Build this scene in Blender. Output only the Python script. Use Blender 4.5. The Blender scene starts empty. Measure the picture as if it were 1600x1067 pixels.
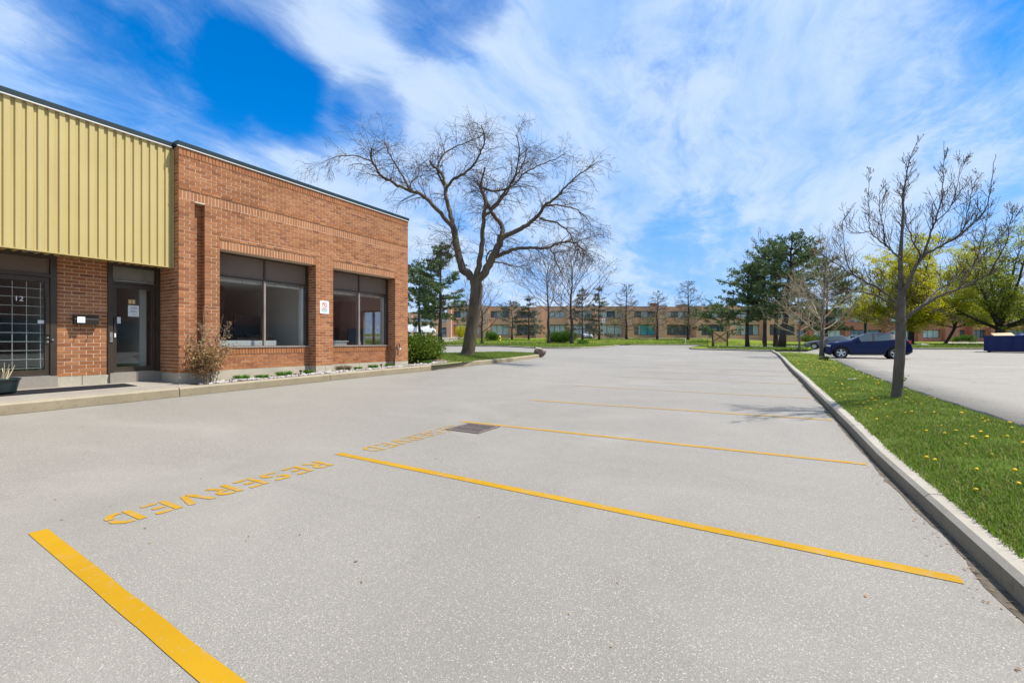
import bpy, math, random
import numpy as np
from math import sin, cos, pi, sqrt, atan2, radians, exp
from mathutils import Vector, Matrix, noise as mnoise

RND = random.Random(11)
SC = bpy.context.scene
COL = SC.collection

# ------------------------------------------------------------------ camera
CAM_H = 1.375
TH = math.atan(405 / 700.0)            # the view is turned this far left of the building line
cam_d = bpy.data.cameras.new('camera')
cam_d.sensor_width = 36.0
cam_d.lens = 15.75
cam_d.clip_end = 3000
cam_d.clip_start = 0.05
cam = bpy.data.objects.new('camera', cam_d)
COL.objects.link(cam)
cam.location = (0, 0, CAM_H)
cam.rotation_euler = (pi / 2, 0, TH)
SC.camera = cam

# ------------------------------------------------------------------ view
SC.view_settings.view_transform = 'Standard'
SC.view_settings.look = 'None'
SC.view_settings.gamma = 1.0
SC.view_settings.use_curve_mapping = False
SC.view_settings.exposure = 0.85

# ------------------------------------------------------------------ sun
SUN_EL = radians(60)
SUN_AZ = radians(61)                   # from +Y towards +X
sun_d = bpy.data.lights.new('sun', 'SUN')
sun_d.energy = 4.0
sun_d.angle = radians(0.9)
sun_d.color = (1.0, 0.95, 0.87)
sun = bpy.data.objects.new('sun', sun_d)
COL.objects.link(sun)
sdir = Vector((cos(SUN_EL) * sin(SUN_AZ), cos(SUN_EL) * cos(SUN_AZ), sin(SUN_EL)))
sun.rotation_euler = (-sdir).to_track_quat('-Z', 'Y').to_euler()
sun.location = (20, 20, 40)

# ------------------------------------------------------------------ world: sky with procedural clouds
world = bpy.data.worlds.new('World')
SC.world = world
world.use_nodes = True
wn, wl = world.node_tree.nodes, world.node_tree.links
wn.clear()
def wnode(t, **k):
    n = wn.new(t)
    for a, b in k.items():
        setattr(n, a, b)
    return n
def wmath(op, a, b=None, c=None, clamp=False):
    n = wn.new('ShaderNodeMath'); n.operation = op; n.use_clamp = clamp
    for i, v in enumerate((a, b, c)):
        if v is None: continue
        if isinstance(v, (int, float)): n.inputs[i].default_value = v
        else: wl.new(v, n.inputs[i])
    return n.outputs[0]
out = wnode('ShaderNodeOutputWorld')
bg = wnode('ShaderNodeBackground')
SKY_STRENGTH = 0.1
sky = wnode('ShaderNodeTexSky', sky_type='NISHITA', sun_disc=False)
sky.sun_elevation = SUN_EL
sky.sun_rotation = SUN_AZ
sky.air_density = 1.0; sky.dust_density = 0.2; sky.ozone_density = 3.0
hsv = wnode('ShaderNodeHueSaturation')
hsv.inputs['Hue'].default_value = 0.507
hsv.inputs['Saturation'].default_value = 1.5
hsv.inputs['Value'].default_value = 1.15
wl.new(sky.outputs[0], hsv.inputs['Color'])
tc = wnode('ShaderNodeTexCoord')
sep = wnode('ShaderNodeSeparateXYZ'); wl.new(tc.outputs['Generated'], sep.inputs[0])
zc = wmath('ADD', wmath('MAXIMUM', sep.outputs[2], 0.0), 0.16)
comb = wnode('ShaderNodeCombineXYZ')
wl.new(wmath('DIVIDE', sep.outputs[0], zc), comb.inputs[0])
wl.new(wmath('DIVIDE', sep.outputs[1], zc), comb.inputs[1])
def wmap(rot, scale, loc=(0, 0, 0)):
    m = wnode('ShaderNodeMapping', vector_type='TEXTURE'); wl.new(comb.outputs[0], m.inputs[0])
    m.inputs['Rotation'].default_value = (0, 0, rot); m.inputs['Scale'].default_value = scale; m.inputs['Location'].default_value = loc
    return m.outputs[0]
def wnoise(vec, scale, detail=8, rough=0.6, dist=0.0):
    n = wnode('ShaderNodeTexNoise'); wl.new(vec, n.inputs['Vector'])
    n.inputs['Scale'].default_value = scale; n.inputs['Detail'].default_value = detail
    n.inputs['Roughness'].default_value = rough; n.inputs['Distortion'].default_value = dist
    return n.outputs[0]
warp = wnode('ShaderNodeTexNoise'); wl.new(comb.outputs[0], warp.inputs['Vector']); warp.inputs['Scale'].default_value = 1.1; warp.inputs['Detail'].default_value = 5
wsub = wnode('ShaderNodeVectorMath', operation='SUBTRACT'); wl.new(warp.outputs['Color'], wsub.inputs[0]); wsub.inputs[1].default_value = (0.5, 0.5, 0.5)
wsc = wnode('ShaderNodeVectorMath', operation='SCALE'); wl.new(wsub.outputs[0], wsc.inputs[0]); wsc.inputs['Scale'].default_value = 0.55
wadd = wnode('ShaderNodeVectorMath', operation='ADD'); wl.new(comb.outputs[0], wadd.inputs[0]); wl.new(wsc.outputs[0], wadd.inputs[1])
comb = wadd
band = wnoise(wmap(radians(104), (1.9, 0.62, 1), (3.1, 0.4, 0)), 1.0, 6, 0.55, 0.2)
wisp = wnoise(wmap(radians(98), (1.15, 0.55, 1), (7.3, 2.2, 0)), 2.4, 12, 0.66, 0.25)
fine = wnoise(wmap(radians(15), (1.0, 1.0, 1), (1.7, 5.2, 0)), 6.0, 10, 0.68, 0.3)
CLOUD_BIAS = 0.085
def wblob(d, deg_in, deg_out):
    v = wnode('ShaderNodeVectorMath', operation='DOT_PRODUCT')
    wl.new(tc.outputs['Generated'], v.inputs[0]); v.inputs[1].default_value = Vector(d).normalized()
    mr = wnode('ShaderNodeMapRange', interpolation_type='SMOOTHSTEP')
    wl.new(v.outputs['Value'], mr.inputs[0])
    mr.inputs[1].default_value = cos(radians(deg_out)); mr.inputs[2].default_value = cos(radians(deg_in))
    return mr.outputs[0]
holes = None
for d, a, b, w in (((-0.831, 0.332, 0.446), 0, 12, 0.21), ((-0.79, 0.35, 0.54), 0, 12, 0.12), ((-0.772, 0.46, 0.44), 0, 7, 0.26), ((-0.735, 0.525, 0.427), 0, 6, 0.26), ((-0.66, 0.61, 0.432), 0, 5, 0.20),
                   ((-0.50, 0.62, 0.63), 0, 9, 0.30), ((-0.12, 0.97, 0.15), 0, 11, 0.15), ((0.42, 0.90, 0.25), 2, 18, 0.15),
                   ((0.36, 0.80, 0.48), 0, 11, 0.16)):
    t = wmath('MULTIPLY', wblob(d, a, b), w)
    holes = t if holes is None else wmath('ADD', holes, t)
base_n = wmath('ADD', wmath('MULTIPLY', band, 0.50), wmath('ADD', wmath('MULTIPLY', wisp, 0.44), wmath('MULTIPLY', fine, 0.26)))
def wsmooth(v, a, b, lo=0.0, hi=1.0):
    m = wnode('ShaderNodeMapRange', interpolation_type='SMOOTHSTEP'); wl.new(v, m.inputs[0])
    for i_, x_ in enumerate((a, b, lo, hi)): m.inputs[i_ + 1].default_value = x_
    return m.outputs[0]
cov = wmath('SUBTRACT', wmath('ADD', base_n, CLOUD_BIAS), holes)
crisp = wsmooth(cov, 0.53, 0.70, 0.0, 0.72)
veil = wsmooth(cov, 0.30, 0.75, 0.0, 0.72)
dens = wmath('SUBTRACT', 1.0, wmath('MULTIPLY', wmath('SUBTRACT', 1.0, crisp), wmath('SUBTRACT', 1.0, veil)))
# thickness tones inside the cloud layer
tone = wsmooth(wmath('ADD', wmath('MULTIPLY', wnoise(wmap(radians(90), (1.9, 0.55, 1), (2.0, 9.0, 0)), 1.2, 9, 0.62, 0.3), 0.72), wmath('MULTIPLY', wisp, 0.28)), 0.38, 0.60)
ccol = wnode('ShaderNodeMix', data_type='RGBA'); wl.new(tone, ccol.inputs[0])
ccol.inputs[6].default_value = (2.15, 3.5, 5.9, 1); ccol.inputs[7].default_value = (3.75, 4.6, 5.85, 1)
mix = wnode('ShaderNodeMix', data_type='RGBA'); wl.new(dens, mix.inputs[0])
lowf = wnode('ShaderNodeMapRange', interpolation_type='SMOOTHSTEP'); wl.new(sep.outputs[2], lowf.inputs[0])
lowf.inputs[1].default_value = 0.0; lowf.inputs[2].default_value = 0.42; lowf.inputs[3].default_value = 0.85; lowf.inputs[4].default_value = 0.0
base_sky = wnode('ShaderNodeMix', data_type='RGBA'); wl.new(lowf.outputs[0], base_sky.inputs[0]); wl.new(hsv.outputs[0], base_sky.inputs[6]); base_sky.inputs[7].default_value = (1.05, 2.45, 5.2, 1)
wl.new(base_sky.outputs[2], mix.inputs[6]); wl.new(ccol.outputs[2], mix.inputs[7])
wl.new(mix.outputs[2], bg.inputs[0]); bg.inputs[1].default_value = SKY_STRENGTH
wl.new(bg.outputs[0], out.inputs[0])

# ------------------------------------------------------------------ helpers
def cw(px, d, off=0.0):
    """plan point at distance d in front of the viewpoint, px = bearing (column of the 1600 wide photograph)"""
    l = (px - 800) / 700.0 * d
    return (l * cos(TH) - d * sin(TH), l * sin(TH) + d * cos(TH))
def smooth(a, b, x):
    t = min(1.0, max(0.0, (x - a) / (b - a))); return t * t * (3 - 2 * t)
def lerp(a, b, t): return a + (b - a) * t
def pw(x, pts):
    if x <= pts[0][0]: return pts[0][1]
    for (x0, y0), (x1, y1) in zip(pts, pts[1:]):
        if x <= x1: return y0 + (y1 - y0) * (x - x0) / (x1 - x0)
    return pts[-1][1]
def depth_of(X, Y): return -X * sin(TH) + Y * cos(TH)
def lat_of(X, Y): return X * cos(TH) + Y * sin(TH)
NEARZ = [(-60, 0), (6.5, 0), (14, 0.255), (22, 0.29), (34, 0.34), (70, 0.75), (200, 0.8)]
FARZ = [(0, 0.2), (20, 0.28), (65, 0.78), (90, 0.86), (400, 0.9)]
LEFTZ = [(-60, 0.25), (0, 0.25), (2, 0.27), (14, 0.44), (25, 0.46), (45, 0.5), (200, 0.5)]
def G(X, Y):
    """height of the asphalt"""
    t = smooth(15, 28, Y)
    zc_ = pw(Y, NEARZ) * (1 - t) + pw(depth_of(X, Y), FARZ) * t
    zl = max(pw(Y, LEFTZ), zc_)
    s = min(1.0, max(0.0, (-5.5 - X) / 4.4))
    return lerp(zc_, zl, s)
def GR(X, Y):
    """height of the right hand parking lot"""
    return max(0.36, G(X, Y) if Y > 15 else 0.36)

def link(o): COL.objects.link(o); return o
def wmat(o):
    m = o.matrix_basis.copy()
    if o.parent: m = wmat(o.parent) @ o.matrix_parent_inverse @ m
    return m
def props(o, label=None, cat=None, group=None, kind=None):
    if label: o['label'] = label
    if cat: o['category'] = cat
    if group: o['group'] = group
    if kind: o['kind'] = kind
    return o
def thing(name, label, cat, loc=(0, 0, 0), rz=0.0, group=None, kind=None):
    o = bpy.data.objects.new(name, None); link(o)
    o.empty_display_size = 0.2
    o.location = loc; o.rotation_euler = (0, 0, rz)
    return props(o, label, cat, group, kind)
def adopt(o, parent, world=True):
    o.parent = parent
    if world: o.matrix_parent_inverse = wmat(parent).inverted()
    return o
class MB:
    """collects geometry; build() links it as one mesh object"""
    def __init__(s): s.v = []; s.f = []; s.m = []; s.cur = 0
    def quad(s, a, b, c, d):
        i = len(s.v); s.v += [a, b, c, d]; s.f.append((i, i + 1, i + 2, i + 3)); s.m.append(s.cur)
    def poly(s, pts):
        i = len(s.v); s.v += list(pts); s.f.append(tuple(range(i, i + len(pts)))); s.m.append(s.cur)
    def box(s, x0, x1, y0, y1, z0, z1):
        i = len(s.v)
        s.v += [(x0, y0, z0), (x1, y0, z0), (x1, y1, z0), (x0, y1, z0), (x0, y0, z1), (x1, y0, z1), (x1, y1, z1), (x0, y1, z1)]
        for q in ((0, 3, 2, 1), (4, 5, 6, 7), (0, 1, 5, 4), (1, 2, 6, 5), (2, 3, 7, 6), (3, 0, 4, 7)):
            s.f.append(tuple(i + k for k in q)); s.m.append(s.cur)
    def obox(s, c, ax, ay, az):
        """box from centre and three half axis vectors"""
        c, ax, ay, az = map(Vector, (c, ax, ay, az)); i = len(s.v)
        for sx, sy, sz in ((-1, -1, -1), (1, -1, -1), (1, 1, -1), (-1, 1, -1), (-1, -1, 1), (1, -1, 1), (1, 1, 1), (-1, 1, 1)):
            s.v.append(tuple(c + ax * sx + ay * sy + az * sz))
        for q in ((0, 3, 2, 1), (4, 5, 6, 7), (0, 1, 5, 4), (1, 2, 6, 5), (2, 3, 7, 6), (3, 0, 4, 7)):
            s.f.append(tuple(i + k for k in q)); s.m.append(s.cur)
    def tube(s, pts, rads, n=6, cap=True):
        pts = [Vector(p) for p in pts]; base = len(s.v); up = None
        for k, p in enumerate(pts):
            t = (pts[min(k + 1, len(pts) - 1)] - pts[max(k - 1, 0)])
            if t.length < 1e-9: t = Vector((0, 0, 1))
            t.normalize()
            if up is None:
                up = t.cross(Vector((0.31, 0.94, 0.12)))
                if up.length < 1e-3: up = t.cross(Vector((1, 0, 0)))
            up = (up - t * up.dot(t))
            if up.length < 1e-6: up = t.orthogonal()
            up.normalize(); w = t.cross(up)
            for j in range(n):
                a = 2 * pi * j / n
                s.v.append(tuple(p + (up * cos(a) + w * sin(a)) * rads[k]))
        for k in range(len(pts) - 1):
            for j in range(n):
                a = base + k * n + j; b = base + k * n + (j + 1) % n
                s.f.append((a, b, b + n, a + n)); s.m.append(s.cur)
        if cap:
            s.f.append(tuple(base + j for j in range(n - 1, -1, -1))); s.m.append(s.cur)
            e = base + (len(pts) - 1) * n
            s.f.append(tuple(e + j for j in range(n))); s.m.append(s.cur)
    def disc(s, c, r, n, axis='x', rin=0.0):
        i = len(s.v)
        def P(a, rr):
            u, w = rr * cos(a), rr * sin(a)
            return {'x': (c[0], c[1] + u, c[2] + w), 'y': (c[0] + u, c[1], c[2] + w), 'z': (c[0] + u, c[1] + w, c[2])}[axis]
        for j in range(n): s.v.append(P(2 * pi * j / n, r))
        if rin > 0:
            for j in range(n): s.v.append(P(2 * pi * j / n, rin))
            for j in range(n):
                k = (j + 1) % n
                s.f.append((i + j, i + k, i + n + k, i + n + j)); s.m.append(s.cur)
        else:
            s.f.append(tuple(range(i, i + n))); s.m.append(s.cur)
    def lathe(s, prof, n, c=(0, 0, 0), axis='z'):
        """prof = [(r, h)] turned round an axis"""
        b = len(s.v)
        for r, h in prof:
            for j in range(n):
                a = 2 * pi * j / n; u, w = r * cos(a), r * sin(a)
                q = {'z': (u, w, h), 'y': (u, h, w), 'x': (h, u, w)}[axis]
                s.v.append((c[0] + q[0], c[1] + q[1], c[2] + q[2]))
        for k in range(len(prof) - 1):
            for j in range(n):
                a = b + k * n + j; d = b + k * n + (j + 1) % n
                s.f.append((a, d, d + n, a + n)); s.m.append(s.cur)
    def mesh(s, name, mats, smooth_=False, angle=None):
        me = bpy.data.meshes.new(name)
        me.from_pydata([tuple(p) for p in s.v], [], s.f)
        for m in (mats if isinstance(mats, (list, tuple)) else [mats]): me.materials.append(m)
        if isinstance(mats, (list, tuple)) and len(mats) > 1: me.polygons.foreach_set('material_index', s.m)
        if smooth_ or angle is not None:
            me.polygons.foreach_set('use_smooth', [True] * len(me.polygons))
        if angle is not None: me.set_sharp_from_angle(angle=angle)
        me.update()
        return me
    def build(s, name, mats, parent=None, smooth_=False, angle=None, world=True, **pr):
        o = bpy.data.objects.new(name, s.mesh(name, mats, smooth_, angle)); link(o)
        if parent is not None: adopt(o, parent, world)
        return props(o, **pr)
def np_obj(name, V, F, mat, parent=None, smooth_=False, **pr):
    """fast mesh from numpy: V (n,3), F (m,k)"""
    me = bpy.data.meshes.new(name); V = np.asarray(V, dtype=np.float32); F = np.asarray(F, dtype=np.int32)
    me.vertices.add(len(V)); me.vertices.foreach_set('co', V.ravel())
    k = F.shape[1]
    me.loops.add(F.size); me.loops.foreach_set('vertex_index', F.ravel())
    me.polygons.add(len(F)); me.polygons.foreach_set('loop_start', np.arange(0, F.size, k, dtype=np.int32))
    me.polygons.foreach_set('loop_total', np.full(len(F), k, dtype=np.int32))
    if smooth_: me.polygons.foreach_set('use_smooth', np.ones(len(F), dtype=bool))
    me.materials.append(mat); me.update(calc_edges=True)
    o = bpy.data.objects.new(name, me); link(o)
    if parent is not None: adopt(o, parent)
    return props(o, **pr)
def copy_tree(o, parent=None):
    c = o.copy(); link(c)
    if parent is not None: c.parent = parent
    for ch in o.children: copy_tree(ch, c)
    return c

# ------------------------------------------------------------------ materials
class NT:
    def __init__(s, name):
        s.mat = bpy.data.materials.new(name); s.mat.use_nodes = True
        s.n, s.l = s.mat.node_tree.nodes, s.mat.node_tree.links
        s.b = s.n['Principled BSDF']; s.o = s.n['Material Output']
    def node(s, t, ins=None, **k):
        n = s.n.new(t)
        for a, b in k.items(): setattr(n, a, b)
        for a, b in (ins or {}).items():
            if hasattr(b, 'is_output') or isinstance(b, bpy.types.NodeSocket): s.l.new(b, n.inputs[a])
            else: n.inputs[a].default_value = b
        return n
    def pos(s): return s.node('ShaderNodeNewGeometry').outputs['Position']
    def objc(s): return s.node('ShaderNodeTexCoord').outputs['Object']
    def noise(s, vec, scale, detail=4, rough=0.55, dist=0.0):
        return s.node('ShaderNodeTexNoise', {'Vector': vec, 'Scale': scale, 'Detail': detail, 'Roughness': rough, 'Distortion': dist}).outputs[0]
    def mapping(s, vec, scale=(1, 1, 1), rot=(0, 0, 0)):
        return s.node('ShaderNodeMapping', {'Vector': vec, 'Scale': scale, 'Rotation': rot}).outputs[0]
    def ramp(s, val, a, b, lo=0.0, hi=1.0):
        return s.node('ShaderNodeMapRange', {0: val, 1: a, 2: b, 3: lo, 4: hi}).outputs[0]
    def math(s, op, a, b=0.0): return s.node('ShaderNodeMath', {0: a, 1: b}, operation=op).outputs[0]
    def mixc(s, f, a, b, blend='MIX'):
        n = s.node('ShaderNodeMix', {0: f, 6: a if not isinstance(a, tuple) else (*a, 1), 7: b if not isinstance(b, tuple) else (*b, 1)}, data_type='RGBA', blend_type=blend)
        return n.outputs[2]
    def rand(s):
        a = s.node('ShaderNodeObjectInfo').outputs['Random']; b = s.node('ShaderNodeNewGeometry').outputs['Random Per Island']
        return s.math('FRACT', s.math('ADD', a, b))
    def color(s, c):
        if isinstance(c, tuple): s.b.inputs['Base Color'].default_value = (*c, 1)
        else: s.l.new(c, s.b.inputs['Base Color'])
    def bump(s, h, strength=0.3, dist=0.01):
        n = s.node('ShaderNodeBump', {'Height': h, 'Strength': strength, 'Distance': dist}); s.l.new(n.outputs[0], s.b.inputs['Normal'])
    def set(s, rough=0.6, metal=0.0, spec=None):
        if hasattr(rough, 'is_output'): s.l.new(rough, s.b.inputs['Roughness'])
        else: s.b.inputs['Roughness'].default_value = rough
        s.b.inputs['Metallic'].default_value = metal
        if spec is not None: s.b.inputs['Specular IOR Level'].default_value = spec
        return s.mat

def m_simple(name, col, rough=0.6, metal=0.0, var=0.15, scale=6.0, spec=None, bump=0.0, coord='obj'):
    t = NT(name); v = t.objc() if coord == 'obj' else t.pos()
    f = t.noise(v, scale, 5, 0.6)
    lo = tuple(c * (1 - var) for c in col); hi = tuple(min(1, c * (1 + var)) for c in col)
    t.color(t.mixc(t.ramp(f, 0.3, 0.7), lo, hi))
    if bump: t.bump(f, bump, 0.01)
    return t.set(rough, metal, spec)

M = {}
def mk_asphalt(name, base, patch=0.10, cracks=False):
    t = NT(name); p = t.pos()
    big = t.noise(p, 0.22, 5, 0.6); mid = t.noise(p, 1.6, 5, 0.65); fine_ = t.noise(p, 115, 3, 0.7)
    stone = t.node('ShaderNodeTexVoronoi', {'Vector': p, 'Scale': 190.0, 'Randomness': 1.0})
    sv = t.node('ShaderNodeSeparateColor', {0: stone.outputs['Color']}).outputs[0]
    c = t.mixc(t.ramp(big, 0.3, 0.7), tuple(x * (1 - patch) for x in base), tuple(x * (1 + patch) for x in base))
    c = t.mixc(t.ramp(mid, 0.35, 0.75, 0.0, 0.35), c, tuple(x * 1.16 for x in base))
    # aggregate: dark binder, mid stones, a few pale stones
    c = t.mixc(t.ramp(fine_, 0.36, 0.60, 0.65, 0.0), c, tuple(x * 0.50 for x in base))
    c = t.mixc(t.ramp(sv, 0.0, 0.4, 0.5, 0.0), c, tuple(x * 0.50 for x in base))
    c = t.mixc(t.ramp(sv, 0.90, 1.0, 0.0, 0.95), c, (min(1, base[0] * 1.75), min(1, base[1] * 1.72), min(1, base[2] * 1.65)))
    # tyre and oil stains, drawn out along the driving direction
    st = t.noise(t.mapping(p, (0.5, 0.16, 1.0)), 1.0, 4, 0.6, 0.4)
    c = t.mixc(t.ramp(st, 0.56, 0.74, 0.0, 0.30), c, tuple(x * 0.6 for x in base))
    sk = t.noise(t.mapping(p, (0.12, 2.6, 1.0)), 1.0, 5, 0.65, 0.6)      # rubbed streaks across the bays
    c = t.mixc(t.ramp(sk, 0.60, 0.72, 0.0, 0.28), c, tuple(x * 0.55 for x in base))
    sp = t.noise(p, 1.9, 6, 0.75, 0.3)                                  # small oil spots
    c = t.mixc(t.ramp(sp, 0.70, 0.76, 0.0, 0.55), c, tuple(x * 0.4 for x in base))
    lt = t.noise(t.mapping(p, (0.35, 0.5, 1.0)), 1.0, 4, 0.6, 0.8)
    c = t.mixc(t.ramp(lt, 0.52, 0.72, 0.0, 0.35), c, tuple(min(1, x * 1.25) for x in base))
    if cracks:
        w = t.node('ShaderNodeTexVoronoi', {'Vector': t.mapping(t.node('ShaderNodeVectorMath', {0: p, 1: t.node('ShaderNodeTexNoise', {'Vector': p, 'Scale': 0.9, 'Detail': 4.0}).outputs[1]}, operation='ADD').outputs[0], (0.22, 0.75, 1.0), (0, 0, 0.5)), 'Scale': 1.0}, feature='DISTANCE_TO_EDGE')
        c = t.mixc(t.ramp(w.outputs[0], 0.0, 0.012, 0.6, 0.0), c, tuple(x * 0.35 for x in base))
    t.color(c)
    t.bump(t.math('ADD', t.math('MULTIPLY', stone.outputs['Distance'], 0.7), fine_), 0.4, 0.005)
    return t.set(0.78, 0, 0.5)
M['asphalt'] = mk_asphalt('asphalt', (0.245, 0.226, 0.196), 0.17)
M['asphalt_right'] = mk_asphalt('asphalt_cracked', (0.275, 0.248, 0.208), 0.12, True)

def mk_concrete(name, base, stain=0.35):
    t = NT(name); p = t.pos()
    n1 = t.noise(p, 1.3, 6, 0.65); n2 = t.noise(p, 14, 5, 0.7); n3 = t.noise(p, 90, 3, 0.7)
    c = t.mixc(t.ramp(n1, 0.35, 0.7), tuple(x * 0.86 for x in base), tuple(x * 1.1 for x in base))
    c = t.mixc(t.ramp(n2, 0.52, 0.72, 0.0, stain), c, (base[0] * 0.55, base[1] * 0.48, base[2] * 0.38))
    c = t.mixc(t.ramp(n3, 0.35, 0.5, 0.3, 0.0), c, tuple(x * 0.6 for x in base))
    t.color(c); t.bump(t.math('ADD', n2, t.math('MULTIPLY', n3, 0.5)), 0.35, 0.008)
    return t.set(0.92, 0, 0.25)
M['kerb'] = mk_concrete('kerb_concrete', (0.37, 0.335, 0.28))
M['kerb_face'] = mk_concrete('kerb_face_stained', (0.22, 0.195, 0.15), 0.6)  # darker, browner and blotchier mix for the vertical kerb face
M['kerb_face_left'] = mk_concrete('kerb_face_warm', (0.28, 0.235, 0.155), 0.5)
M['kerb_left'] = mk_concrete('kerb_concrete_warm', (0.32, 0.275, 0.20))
M['walk'] = mk_concrete('walk_concrete', (0.29, 0.26, 0.22), 0.3)
M['found'] = mk_concrete('foundation_concrete', (0.46, 0.42, 0.33), 0.45)

def mk_paint(name, bias):
    t = NT(name); p = t.pos()
    wear = t.noise(p, 9, 7, 0.7); grain = t.noise(p, 70, 3, 0.7); big = t.noise(p, 0.8, 3, 0.6)
    c = t.mixc(t.ramp(big, 0.3, 0.7), (0.33, 0.178, 0.003), (0.41, 0.228, 0.007))
    far = t.ramp(t.node('ShaderNodeSeparateXYZ', {0: p}).outputs[1], 2.0, 12.0, 0.0, 0.20)   # the farther lines are older and thinner
    f = t.math('ADD', t.math('ADD', t.math('MULTIPLY', wear, 0.6), t.math('MULTIPLY', grain, 0.4)), t.math('ADD', far, bias))
    c = t.mixc(t.ramp(f, 0.565, 0.76, 0.0, 0.92), c, (0.27, 0.245, 0.21))
    t.color(c); t.bump(grain, 0.35, 0.004)
    return t.set(0.8, 0, 0.15)
M['paint'] = mk_paint('yellow_paint', 0.015)
M['paint_worn'] = mk_paint('worn_yellow_paint', 0.075)

def mk_brick(name, cols):
    t = NT(name); r = t.rand(); p = t.pos()
    n1 = t.noise(p, 55, 4, 0.7); n2 = t.noise(p, 1.1, 3, 0.6)
    cr = t.node('ShaderNodeValToRGB', {0: r}); e = cr.color_ramp.elements
    e[0].position = 0; e[0].color = (*cols[0], 1); e[1].position = 1; e[1].color = (*cols[-1], 1)
    for i, c in enumerate(cols[1:-1]):
        k = e.new((i + 1) / (len(cols) - 1)); k.color = (*c, 1)
    c = t.mixc(t.ramp(n1, 0.35, 0.65, 0.32, 0.0), cr.outputs[0], (0.10, 0.042, 0.02))
    c = t.mixc(t.ramp(n2, 0.4, 0.7, 0.0, 0.22), c, (0.52, 0.24, 0.10))
    n3 = t.noise(p, 0.45, 5, 0.65); c = t.mixc(t.ramp(n3, 0.35, 0.55, 0.3, 0.0), c, (0.15, 0.06, 0.028))
    t.color(c); t.bump(n1, 0.5, 0.006)
    return t.set(0.9, 0, 0.2)
BR = [(0.27, 0.10, 0.042), (0.37, 0.145, 0.058), (0.43, 0.18, 0.072), (0.32, 0.118, 0.046), (0.47, 0.212, 0.09), (0.39, 0.155, 0.063), (0.22, 0.078, 0.036)]
M['brick'] = mk_brick('red_brick', BR)
M['brick_soldier'] = mk_brick('orange_brick', [(0.34, 0.135, 0.06), (0.40, 0.165, 0.07), (0.43, 0.19, 0.085), (0.36, 0.145, 0.06)])
M['mortar'] = m_simple('mortar', (0.60, 0.47, 0.345), 0.95, 0, 0.12, 9, 0.15, 0.3)

def mk_fascia():
    t = NT('yellow_metal'); p = t.pos(); st = t.noise(t.mapping(p, (1, 9, 0.35)), 1.0, 5, 0.65); b = t.noise(p, 0.8, 4, 0.6); k = t.noise(p, 22, 3, 0.6)
    c = t.mixc(t.ramp(b, 0.3, 0.7), (0.47, 0.375, 0.15), (0.52, 0.42, 0.18)); c = t.mixc(t.ramp(st, 0.5, 0.75, 0, 0.35), c, (0.36, 0.27, 0.09))
    c = t.mixc(t.ramp(k, 0.74, 0.80, 0, 0.6), c, (0.12, 0.08, 0.03)); t.color(c); return t.set(0.55, 0, 0.4)
M['fascia'] = mk_fascia()
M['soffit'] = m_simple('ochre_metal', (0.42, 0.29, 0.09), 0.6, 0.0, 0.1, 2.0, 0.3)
M['cap'] = m_simple('dark_green_flashing', (0.012, 0.030, 0.034), 0.45, 0.2, 0.2, 3.0)
M['white_metal'] = m_simple('white_metal', (0.72, 0.70, 0.66), 0.5, 0.0, 0.06, 3.0)
M['bronze'] = m_simple('bronze_frame', (0.062, 0.048, 0.035), 0.42, 0.4, 0.15, 5.0)
M['bronze_sill'] = m_simple('worn_sill', (0.30, 0.25, 0.21), 0.5, 0.2, 0.15, 5.0)
M['panel'] = m_simple('brown_panel', (0.135, 0.095, 0.068), 0.55, 0.0, 0.12, 1.2)
M['black'] = m_simple('black_plastic', (0.018, 0.018, 0.02), 0.5, 0.0, 0.2, 8.0)
M['dark_metal'] = m_simple('dark_metal', (0.05, 0.045, 0.04), 0.45, 0.6, 0.15, 8.0)
M['steel'] = m_simple('steel', (0.55, 0.54, 0.52), 0.3, 0.9, 0.08, 8.0)
M['white'] = m_simple('white_paint', (0.78, 0.78, 0.76), 0.5, 0.0, 0.05, 4.0)
M['wall_in'] = m_simple('interior_white', (0.82, 0.83, 0.82), 0.8, 0.0, 0.04, 1.0)
M['wall_dark'] = m_simple('interior_brown', (0.12, 0.065, 0.05), 0.7, 0.0, 0.1, 1.0)
M['wood_in'] = m_simple('interior_wood', (0.22, 0.11, 0.055), 0.5, 0.0, 0.2, 3.0)
M['carpet'] = m_simple('carpet', (0.40, 0.39, 0.37), 0.95, 0.0, 0.2, 20.0)
M['roofing'] = m_simple('roof_gravel', (0.25, 0.24, 0.22), 0.95, 0.0, 0.2, 3.0)
M['gold'] = m_simple('gold_plate', (0.62, 0.42, 0.14), 0.4, 0.3, 0.1, 30.0)
M['paper'] = m_simple('paper', (0.70, 0.74, 0.74), 0.8, 0.0, 0.04, 10.0)
M['ink'] = m_simple('ink', (0.12, 0.16, 0.18), 0.8, 0.0, 0.1, 10.0)
M['red_ink'] = m_simple('red_print', (0.55, 0.05, 0.07), 0.6, 0.0, 0.1, 10.0)
M['green_ink'] = m_simple('green_print', (0.14, 0.42, 0.36), 0.6, 0.0, 0.1, 10.0)
def mk_glass(name, tint=(0.72, 0.80, 0.78), refl=0.14):
    t = NT(name)
    tr = t.node('ShaderNodeBsdfTransparent', {0: (*tint, 1)}); gl = t.node('ShaderNodeBsdfGlossy', {0: (0.9, 0.95, 1, 1), 'Roughness': 0.01})
    lw = t.node('ShaderNodeLayerWeight', {0: 0.35})
    mx = t.node('ShaderNodeMixShader', {0: t.ramp(lw.outputs['Fresnel'], 0.0, 1.0, refl * 0.35, 0.55), 1: tr.outputs[0], 2: gl.outputs[0]})
    t.l.new(mx.outputs[0], t.o.inputs[0]); return t.mat
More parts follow.
